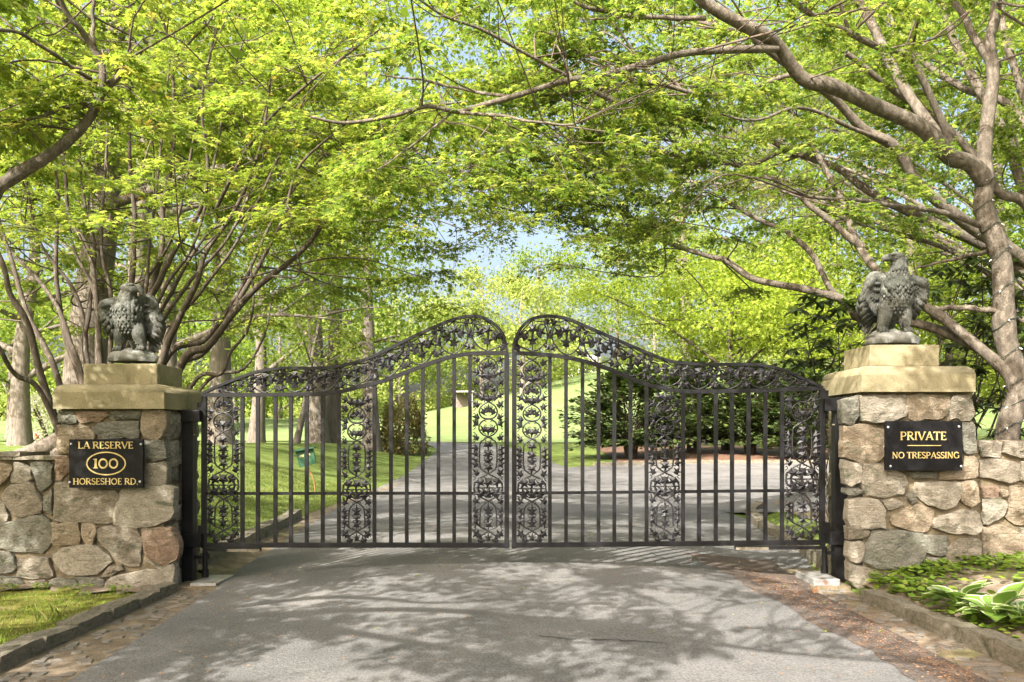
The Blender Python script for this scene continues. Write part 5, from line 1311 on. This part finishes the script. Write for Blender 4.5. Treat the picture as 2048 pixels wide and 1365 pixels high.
tree(gp(-120, 30), 'tall green tree beyond the left edge', .35, 14, 6, 8, 200, 80, .2, M['far_leaf'], M['bark_far'], first=.15)
tree(gp(1390, 50), 'leaning tall trunk behind the yellow-green maple', .55, 25, 9, 9, 190, 70, .26, M['far_leaf'], M['bark_far'], first=.5, lean=(-1.5, 0))
tree(gp(1820, 39), 'dense green tree behind the right eagle', .4, 20, 8.5, 7, 300, 90, .24, M['far_leaf'], M['bark_far'], first=.12)
tree(gp(2020, 41), 'dense green tree behind the string-light trunk', .4, 21, 9, 8, 300, 90, .25, M['far_leaf'], M['bark_far'], first=.12)
tree(gp(1640, 47), 'tall green tree behind the rhododendron', .45, 23, 9, 8, 260, 80, .27, M['far_leaf'], M['bark_far'], first=.25)
# yellow-green spreading maple
tree(gp(1455, 43), 'bright yellow-green spreading maple behind the right gate leaf', .3, 7.6, 6.9, 4, 430, 80, .20, M['yellow_leaf'], M['bark_left'], first=.35, tp=T3, nlimb=15, flat=.35, csig=.12, name='spreading_maple')
tree(gp(1890, 16), 'low yellow-leaved maple between right eagle and string-light trunk', .14, 3.2, 2.2, 3, 190, 70, .10, M['yellow_leaf'], M['bark_left'], first=.3, tp=T3, nlimb=10, flat=.4, name='spreading_maple')
# distant trees along the top of the lawn
spec = [(470, 90, 12), (560, 100, 14), (640, 95, 12), (720, 105, 15), (800, 100, 13), (850, 112, 15), (905, 118, 13), (965, 105, 14), (1045, 96, 12), (1075, 112, 17), (1120, 125, 14), (1235, 118, 17), (1310, 110, 14), (1420, 100, 14), (1540, 90, 14), (380, 80, 12), (280, 75, 11), (150, 70, 11), (20, 65, 11), (1700, 80, 14), (1900, 75, 14)]
words = ['rounded', 'tall', 'loose', 'broad', 'slender']
for i, (px, Y, h) in enumerate(spec):
    pos = 'far tree on the lawn crest, %s from the left, %s crown' % (['first','second','third','fourth','fifth','sixth','seventh','eighth','ninth','tenth','eleventh','twelfth','thirteenth','fourteenth','fifteenth','sixteenth','seventeenth','eighteenth','nineteenth','twentieth','twenty-first'][sorted(p for p, _, _ in spec).index(px)], words[i % 5])
    tree(gp(px, Y), pos, .3, h, 5.5, 7, 100, 50, .42, M['pale_leaf'] if i % 3 else M['far_leaf'], M['bark_far'], first=.08, group='far trees along the top of the lawn', nlimb=7, flat=.7)
# the wood's edge closing the far lawn: one leafy mass under the far crowns
n = 26000; ux = rng.uniform(-75, 62, n); uy = 122 + rng.normal(0, 5, n) - .012 * ux * ux * (ux < 0) * .6
hh = 3.2 + 2.4 * np.sin(ux * .35) * np.sin(ux * .13 + 1) + 1.2 * np.sin(ux * .9)
pz = H(ux, uy) + np.maximum(hh, 1) * rng.random(n) ** .8 + rng.normal(0, .3, n)
gap = (np.abs(ux - 12.5) > 3.0)
ux, uy, pz = ux[gap], uy[gap], pz[gap]; n = len(ux)
V, F = leaf_batch(TR, np.stack([ux, uy, pz], -1), rng.normal(0, 1, (n, 3)), np.array([0, -.5, 1]) + rng.normal(0, .6, (n, 3)), rng.uniform(.35, .8, n))
tag(link('far_woods', mesh_big('far_woods', V, F, M['pale_leaf'])), 'pale leafy edge of the wood beyond the far lawn', kind='stuff')
# bushes
def bush(base, label, rx, ry, rz, n, size, leafm, bark, tp=TR, name='bush', cat='bush', nst=9, group=None, shell=.35):
    b = np.array(base, float); t = thing(name, b, label, cat, group)
    tb = TB()
    for i in range(nst):
        a = rng.uniform(0, 6.3); e = b + [math.cos(a) * rx * .6, math.sin(a) * ry * .6, rz * rng.uniform(.6, .95)]
        q = catmull([b + [rng.normal(0, .08), rng.normal(0, .08), -.05], b * .5 + e * .5 + [0, 0, rz * .08], e], 4); tb.add(q, np.linspace(.02 + .012 * rz, .006, len(q)), 5)
    tb.build('stems', bark, t, 'stuff')
    nc = max(8, n // 60); th = rng.uniform(0, 6.3, nc); u = rng.uniform(.02, 1, nc); rr = rng.uniform(.5, 1.0, nc) ** .5
    cen = b + np.stack([np.cos(th) * np.sqrt(1 - u * u * .85) * rx * rr, np.sin(th) * np.sqrt(1 - u * u * .85) * ry * rr, u * rz * rr], -1)
    idx = rng.integers(0, nc, n); pos = cen[idx] + rng.normal(0, 1, (n, 3)) * np.array([rx, ry, rz * .7]) * .11
    pos[:, 2] = np.maximum(pos[:, 2], b[2] + .05)
    d = (pos - b) / np.array([rx, ry, rz]) + rng.normal(0, .6, (n, 3)); nn = np.array([0, 0, 1.0]) + rng.normal(0, .6, (n, 3))
    V, F = leaf_batch(tp, pos, d, nn, size * rng.uniform(.6, 1.3, n)); leaf_obj('foliage', t, V, F, leafm); return t
bush(gp(806, 39), 'olive-brown leafy bush beside the slender lawn tree', 1.15, 1.1, 2.3, 5000, .15, M['bush_leaf'], M['bark_far'])
bush(gp(62, 34), 'round pink azalea at the far left', .45, .45, .45, 700, .10, M['pink_petal'], M['bark_left'], cat='azalea')
bush(gp(95, 30), 'white-flowering dogwood beside the left pier', 1.1, 1.0, 1.9, 2600, .11, M['white_petal'], M['bark_left'], name='flowering_dogwood', cat='dogwood')
bush(gp(1285, 110), 'dark shrubs below the white house', 2.0, 1, 1.4, 800, .4, M['far_leaf'], M['bark_far'])
# yew: layered dark sprays of short needles
def yew(base, label, rx, ry, rz, nbr, name='yew_shrub', group=None, lean=0):
    b = np.array(base, float); t = thing(name, b, label, 'yew', group); tb = TB(); LP_, LD, LN = [], [], []
    for i in range(7):
        a = i * .9; e = b + [math.cos(a) * rx * .35, math.sin(a) * ry * .35, rz * rng.uniform(.5, .9)]
        tb.add(catmull([b + [math.cos(a) * .15, math.sin(a) * .15, -.1], b * .6 + e * .4 + [0, 0, .2], e], 4), np.linspace(.10, .03, 9), 6)
    for i in range(nbr):
        a = rng.uniform(0, 6.3); z = rng.uniform(.12, .97); rz_ = math.sin(math.pi * min(1, .18 + z * .80)) ** .7
        o = np.array([math.cos(a) * rx * rz_, math.sin(a) * ry * rz_, 0]) * rng.uniform(.55, 1.12)
        e = b + o + [0, 0, z * rz]; s0 = b + o * .25 + [0, 0, max(.15, z - .18) * rz]
        q = catmull([s0, s0 * .5 + e * .5 + [0, 0, .1], e], 4); tb.add(q, np.linspace(.022, .005, len(q)), 3)
        m_ = 46; u = rng.uniform(.25, 1.05, m_) * (len(q) - 1)
        bp = np.stack([np.interp(u, np.arange(len(q)), q[:, j]) for j in range(3)], -1)
        d = (e - s0) / np.linalg.norm(e - s0); sd = np.cross(d, [0, 0, 1]); sd /= np.linalg.norm(sd) + 1e-6
        sg = rng.choice([-1, 1], m_); pos = bp + sd * (sg * rng.uniform(0, .22, m_) * rx / 3)[:, None] + rng.normal(0, .05, (m_, 3))
        LP_.append(pos); LD.append(d * .7 + sd * (sg * rng.uniform(.3, 1, m_))[:, None] + [0, 0, -.15]); LN.append(np.array([0, 0, 1]) + rng.normal(0, .4, (m_, 3)))
    tb.build('stems', M['bark_left'], t, 'stuff')
    p = np.vstack(LP_); V, F = leaf_batch(TR, p, np.vstack(LD), np.vstack(LN), rng.uniform(.13, .30, len(p))); leaf_obj('foliage', t, V, F, M['yew_leaf']); return t
yew(gp(1262, 37.5), 'big dark yew with a feathery left side beyond the side drive', 2.9, 2.4, 4.1, 330)
yew(gp(1385, 41), 'dark yew in the middle of the mulch bed', 2.2, 2.2, 4.6, 230)
yew(gp(1500, 40), 'dark yew on the right of the mulch bed', 2.6, 2.2, 4.4, 260)
yew(gp(1610, 37), 'dark yew beside the right hinge post', 2.2, 2.0, 4.2, 200)
# rhododendron behind the right pier: whorls of long leathery leaves
RL = []
V_ = []
for k, (y, wd, z) in enumerate(((0, .02, 0), (.2, .12, -.005), (.5, .16, -.03), (.8, .11, -.09), (1.0, .01, -.15))): V_ += [(-wd, y, z + .03), (0, y, z), (wd, y, z + .03)]
F_ = []
for k in range(4): F_ += [(3*k, 3*k+1, 3*k+4, 3*k+3), (3*k+1, 3*k+2, 3*k+5, 3*k+4)]
lm = bpy.data.meshes.new('leaf'); lm.from_pydata(V_, [], F_); lm.materials.append(M['rhodo_leaf']); lm.polygons.foreach_set('use_smooth', np.ones(len(F_), dtype=bool))
TL = (np.array(V_), np.array([f for q in F_ for f in ((q[0], q[1], q[2]), (q[0], q[2], q[3]))]))
def rhodo(base, label, spots, nparts):
    b = np.array(base, float); t = thing('rhododendron', b, label, 'shrub', 'rhododendrons behind the right pier'); tb = TB(); LP_, LD, LN, cnt = [], [], [], 0
    for si, c in enumerate(spots):
        c = np.array(c)
        if si % 7 == 3: q = catmull([b + [rng.normal(0, .15), rng.normal(0, .1), -.1], b * .45 + c * .55 + [rng.normal(0, .25), .25, -.1], c], 5); tb.add(q, np.linspace(.018, .006, len(q)), 5)
        k = rng.integers(8, 13); a0 = rng.uniform(0, 6)
        for i in range(k):
            a = a0 + i * 2 * np.pi / k + rng.normal(0, .15); el = rng.uniform(-.55, .35)
            d = np.array([math.cos(a), math.sin(a), el]); n = np.array([-math.cos(a) * el, -math.sin(a) * el, 1]) ; s = rng.uniform(.13, .20)
            if cnt < nparts and c[1] < b[1] + .3:
                dn = Vector(d).normalized(); sdv = dn.cross(Vector(n)).normalized(); nv = sdv.cross(dn)
                o = link('leaf', lm, t, c, Matrix((sdv, dn, nv)).transposed().to_euler(), (s, s, s)); cnt += 1
            else: LP_.append(c); LD.append(d); LN.append(n)
    tb.build('stems', M['bark_left'], t, 'stuff')
    if LP_:
        V, F = leaf_batch(TL, np.array(LP_), np.array(LD), np.array(LN), rng.uniform(.13, .2, len(LP_))); leaf_obj('foliage', t, V, F, M['rhodo_leaf'])
def spots(n, x0, x1, y0, y1, Y0, Y1):
    return sorted([tuple(P(rng.uniform(x0, x1), y0 + (y1 - y0) * rng.random(), rng.uniform(Y0, Y1))) for _ in range(n)], key=lambda c: c[1])
def spots_old(n, x0, x1, y0, y1, Y0, Y1):
    return sorted([tuple(P(rng.uniform(x0, x1), rng.uniform(y0, y1), rng.uniform(Y0, Y1))) for _ in range(n)], key=lambda c: c[1])
rhodo(gp(1690, 10.6), 'rhododendron with long leathery leaves left of the right eagle', spots(110, 1570, 1780, 590, 800, 10.0, 11.4) + spots(50, 1600, 1800, 760, 900, 10.4, 11.2), 280)
rhodo(gp(1930, 10.8), 'rhododendron with drooping leathery leaves right of the right eagle', spots(100, 1860, 2050, 510, 700, 10.2, 11.8) + spots(80, 1840, 2050, 690, 900, 10.2, 11.4), 280)

# ------------------------------------------------------------------ low plants
def blades(name, n, area, hgt, wd, m, label, lean=.5, fn=None):
    x0, x1, y0, y1 = area
    x = rng.uniform(x0, x1, n); y = rng.uniform(y0, y1, n)
    if fn is not None:
        k = fn(x, y) > rng.random(n); x, y = x[k], y[k]; n = len(x)
    z = H(x, y)
    a = rng.uniform(0, 2 * np.pi, n); h = hgt * rng.uniform(.4, 1.2, n); w_ = wd * rng.uniform(.6, 1.3, n)
    ln = lean * rng.uniform(.2, 1.2, n) * h; b = rng.uniform(0, 2 * np.pi, n)
    p = np.stack([x, y, z - .005], -1); s = np.stack([np.cos(a), np.sin(a), 0 * a], -1) * w_[:, None] / 2
    ld = np.stack([np.cos(b) * ln, np.sin(b) * ln, 0 * b], -1)
    V = np.stack([p - s, p + s, p + ld * .35 + [0, 0, 1] * (h * .6)[:, None] + s * .7, p + ld + [0, 0, 1] * h[:, None]], 1).reshape(-1, 3)
    F = (np.array([(0, 1, 2), (0, 2, 3)])[None] + (np.arange(n) * 4)[:, None, None]).reshape(-1, 3)
    o = link(name, mesh_big(name, V, F, m)); tag(o, label, kind='stuff'); return o
clump = lambda x, y: .35 + .65 * ((np.sin(x * 7 + 1) * np.sin(y * 6) + np.sin(x * 17 - y * 11) * .6) > -.2)
blades('grass', 22000, (-5.2, -3.18, 4.3, 7.25), .04, .004, M['cover_leaf'], 'sparse spring grass in front of the left wall', fn=clump)
blades('grass', 2600, (-5.0, -3.3, 4.3, 6.4), .11, .005, M['grass_blade'], 'longer grass tufts at the lower left corner', lean=.6, fn=lambda x, y: (np.sin(x * 9) * np.sin(y * 8 + 2) > .35) * 1.0)
blades('grass', 42000, (-8, -3.4, 8.6, 22), .05, .009, M['grass_blade'], 'lawn grass behind the left gate leaf', fn=lambda x, y: clump(x, y) * (x > -.62 * y * .72 - .5))
blades('grass', 14000, (-9, -4.1, 8.2, 11), .06, .006, M['grass_blade'], 'turf above the left retaining wall')
blades('grass', 9000, (3.55, 8.0, 9.0, 15.5), .04, .008, M['cover_leaf'], 'moss and low green patches in the bed behind the right pier', fn=lambda x, y: (np.sin(x * 3 + 1) * np.sin(y * 2.4) > .1) * 1.0)
# round-leaved ground cover by the right wall
def ground_cover():
    n = 9500; x = rng.uniform(3.12, 5.4, n); y = rng.uniform(4.6, 7.75, n)
    d1 = np.exp(-((7.6 - y) / .42) ** 2) * 1.15; d2 = np.exp(-((x - 3.22) / .16) ** 2) * .8 * (y > 5.2); d3 = .22 * (np.sin(x * 5) * np.sin(y * 6) > .2)
    k = np.clip(d1 + d2 + d3, 0, 1) * (.55 + .45 * (np.sin(x * 11 + y * 5) > -.3)) > rng.random(n); x, y = x[k], y[k]; n = len(x)
    z = H(x, y) + rng.uniform(.035, .12, n)
    a = np.linspace(0, 2 * np.pi, 7, endpoint=False)
    T_ = (np.vstack([[0, 0, -.12]] + [[math.cos(t), math.sin(t), .1 * math.sin(3 * t)] for t in a]), np.array([(0, 1 + i, 1 + (i + 1) % 7) for i in range(7)]))
    th = rng.uniform(0, 6.3, n); V, F = leaf_batch(T_, np.stack([x, y, z], -1), np.stack([np.cos(th), np.sin(th), 0 * th], -1), np.array([0, 0, 1]) + rng.normal(0, .3, (n, 3)), rng.uniform(.018, .036, n))
    tag(link('ground_cover', mesh_big('ground_cover', V, F, M['cover_leaf'])), 'round-leaved green ground cover along the right wall and kerb', kind='stuff')
ground_cover()
# hostas with white leaf margins
hv, hf, hm = [], [], []
prof = [(0, .02), (.12, .10), (.3, .27), (.5, .34), (.7, .28), (.87, .14), (1.0, .004)]
for y, wd in prof:
    bz = .16 * math.sin(y * 2.2) - .30 * y * y
    for s in (-1, -.84, 0, .84, 1): hv.append((s * wd, y, bz + .05 * abs(s) + (.012 if abs(s) == 1 else 0)))
for k in range(len(prof) - 1):
    for j in range(4): hf.append((5*k+j, 5*k+j+1, 5*k+j+6, 5*k+j+5)); hm.append(1 if j in (0, 3) else 0)
hl = bpy.data.meshes.new('leaf'); hl.from_pydata(hv, [], hf); hl.materials.append(M['hosta']); hl.materials.append(M['hosta_rim']); hl.polygons.foreach_set('material_index', np.array(hm, dtype=np.int32)); hl.polygons.foreach_set('use_smooth', np.ones(len(hf), dtype=bool))
for (px, py, Yp, n, s0, lab) in ((1925, 1225, 6.15, 11, .17, 'small variegated hosta, farther left of the two'), (1992, 1232, 5.75, 13, .20, 'larger variegated hosta with one upright leaf'), (2055, 1262, 5.55, 12, .18, 'variegated hosta cut by the right edge, next to the dry leaf')):
    b = P(px, py, Yp); b[2] = float(H(b[0], b[1])) + .03
    t = thing('hosta', b, lab, 'hosta', 'white-edged hostas in the right bed')
    for i in range(n + 5):
        a = i * 2.4 + rng.uniform(-.3, .3); el = .95 if i % 5 == 0 else rng.uniform(.15, .6); L = s0 * rng.uniform(.9, 1.4)
        off = Vector((math.cos(a) * .05, math.sin(a) * .05, .04 + .03 * el))
        d = Vector((math.cos(a) * math.cos(el), math.sin(a) * math.cos(el), math.sin(el))); sdv = d.cross(Vector((0, 0, 1))).normalized(); nv = sdv.cross(d)
        link('leaf', hl, t, Vector(b) + off, Matrix((sdv, d, nv)).transposed().to_euler(), (L, L, L))
        tb = TB(); tb.add(np.array([Vector(b), Vector(b) + off * .6 + Vector((0, 0, .01)), Vector(b) + off]), .005, 4); tb.build('leaf_stalk', M['hosta'], t)
# dry leaves
def dry(px, py, Yp, z, s, rot, lab):
    p = P(px, py, Yp); p[2] = z if z is not None else float(H(p[0], p[1])) + .04
    pts = []
    for i, (a, r) in enumerate(zip(np.linspace(0, 360, 14, endpoint=False), [1, .45, .8, .4, .75, .4, .6, .3, .6, .4, .75, .4, .8, .45])): pts.append((r * .62 * math.sin(R(a)), r * math.cos(R(a)), .18 * r * math.sin(R(a * 2)) + .12 * r * r))
    n = len(pts)
    me = bpy.data.meshes.new('dry_leaf'); me.from_pydata([(0, 0, 0)] + pts + [(x, y, z_ - .03) for x, y, z_ in [(0, 0, 0)] + pts], [], [(0, 1 + i, 1 + (i + 1) % n) for i in range(n)] + [(n + 1, n + 2 + (i + 1) % n, n + 2 + i) for i in range(n)] + [(1 + i, n + 2 + i, n + 2 + (i + 1) % n, 1 + (i + 1) % n) for i in range(n)])
    me.materials.append(M['dry_leaf'])
    tag(link('dry_leaf', me, None, p, rot, (s, s, s)), lab, 'leaf')
dry(2008, 1290, 5.35, None, .085, (R(35), R(-10), R(30)), 'curled brown oak leaf lying by the hosta')
dry(1630, 1195, 7.2, .09, .06, (R(50), R(20), R(-30)), 'small dry brown leaf on the dark asphalt strip')
# litter on the dark strip and yellow maple flowers on the drive
n = 2600; y = rng.uniform(4.4, 8.0, n); x = np.interp(y, [4.4, 8], [2.35, 2.1]) + rng.beta(1.2, 2.2, n) * .6
V, F = leaf_batch(TR, np.stack([x, y, H(x, y) + .046 + crown(x, y)], -1), rng.normal(0, 1, (n, 3)) * [1, 1, .1], np.array([0, 0, 1]) + rng.normal(0, .2, (n, 3)), rng.uniform(.008, .02, n))
tag(link('leaf_litter', mesh_big('leaf_litter', V, F, M['dry_leaf'])), 'rusty crumbs of leaf litter on the dark asphalt strip', kind='stuff')
n = 260; x = rng.uniform(-2.4, 2.6, n); y = rng.uniform(5.5, 20, n)
V, F = leaf_batch(T3, np.stack([x, y, H(x, y) + .05 + crown(x, y)], -1), rng.normal(0, 1, (n, 3)) * [1, 1, .1], np.array([0, 0, 1]) + rng.normal(0, .2, (n, 3)), rng.uniform(.02, .035, n))
tag(link('fallen_blossom_litter', mesh_big('fallen_blossom_litter', V, F, M['yellow_leaf'])), 'yellow-green fallen maple flowers scattered on the drive', kind='stuff')
n = 1500; x = np.where(rng.random(n) < .6, np.where(rng.random(n) < .5, -1, 1) * (2.35 - np.abs(rng.normal(0, .35, n))), rng.uniform(-2.3, 2.0, n)); y = rng.uniform(4.6, 16, n)
V, F = leaf_batch(TR, np.stack([x, y, H(x * 0, y) + .043 + crown(x, y)], -1), rng.normal(0, 1, (n, 3)) * [1, 1, .1], np.array([0, 0, 1]) + rng.normal(0, .25, (n, 3)), rng.uniform(.008, .026, n))
tag(link('drive_litter', mesh_big('drive_litter', V, F, M['dry_leaf'])), 'small brown crumbs of leaf litter along the edges of the drive', kind='stuff')
# weeds at the foot of the left pier
for i, (px, py, Yp, s, lab) in enumerate(((150, 1205, 7.1, .16, 'leafy weed in the grass before the left pier, largest'), (238, 1190, 7.3, .10, 'small weed at the left pier foot, nearest the kerb'), (85, 1172, 7.45, .09, 'small weed where left wall and pier meet'), (20, 1180, 7.4, .09, 'small weed at the foot of the left wall'))):
    b = P(px, py, Yp); b[2] = float(H(b[0], b[1])) + .01
    t = thing('weed', b, lab, 'weed', 'weeds along the left wall'); m_ = 70
    a = rng.uniform(0, 6.3, m_); r = rng.uniform(.1, 1, m_) * s
    V, F = leaf_batch(T3, b + np.stack([np.cos(a) * r * .9, np.sin(a) * r * .5, rng.uniform(.1, .8, m_) * s * .8], -1), np.stack([np.cos(a), np.sin(a), 0 * a], -1), np.array([0, 0, 1]) + rng.normal(0, .4, (m_, 3)), rng.uniform(.02, .045, m_))
    leaf_obj('foliage', t, V, F, M['cover_leaf'])

# ------------------------------------------------------------------ far things
def house():
    Y = 150.0; b = gp(1168, Y); t = thing('white_house', b, 'white house on the hill seen between far trees', 'house')
    x0, x1 = P(1140, 0, Y)[0], P(1200, 0, Y)[0]; z0, z1 = b[2] - 2, P(0, 728, Y)[2]
    MB().box(x0, x1, Y, Y + 6, z0, z1).build('wall', M['house_white'], t)
    mb = MB(); zm = z1 + 1.8; mb.add([(x0 - .4, Y - .4, z1), (x1 + .4, Y - .4, z1), (x1 + .4, Y + 6.4, z1), (x0 - .4, Y + 6.4, z1), (x0 - .4, Y + 3, zm), (x1 + .4, Y + 3, zm)], [(0, 1, 5, 4), (2, 3, 4, 5), (0, 4, 3), (1, 2, 5), (0, 3, 2, 1)]).build('roof', M['roof_grey'], t)
    for k in range(4):
        xa = x0 + .5 + k * (x1 - x0 - .6) / 4
        for zz in (z1 - 1.9, z1 - 4.2): 
            f = MB().box(xa, xa + .8, Y - .06, Y - .01, zz, zz + 1.3).build('window', M['window_glass'], t)
house()
def pavilion():
    Y = 92.0; b = gp(925, Y); t = thing('garden_pavilion', b, 'pale open garden shed at the edge of the far lawn', 'shed')
    x0, x1 = P(908, 0, Y)[0], P(945, 0, Y)[0]; z0 = b[2] - .2; z1 = z0 + 2.0
    for x in (x0, x1 - .15):
        for y in (Y, Y + 1.6): MB().box(x, x + .15, y, y + .15, z0, z1).build('post', M['grey_wood'], t)
    MB().box(x0 - .15, x1 + .15, Y - .15, Y + 1.9, z1, z1 + .14).build('roof', M['grey_wood'], t)
    MB().box(x0 + .16, x1 - .16, Y + 1.5, Y + 1.58, z0, z1 - .01).build('back_panel', M['bark_far'], t)
pavilion()
print('TRIS', sum(sum(len(p.vertices) - 2 for p in o.data.polygons) if len(o.data.polygons) < 20000 else len(o.data.polygons) for o in bpy.data.objects if o.type == 'MESH'))
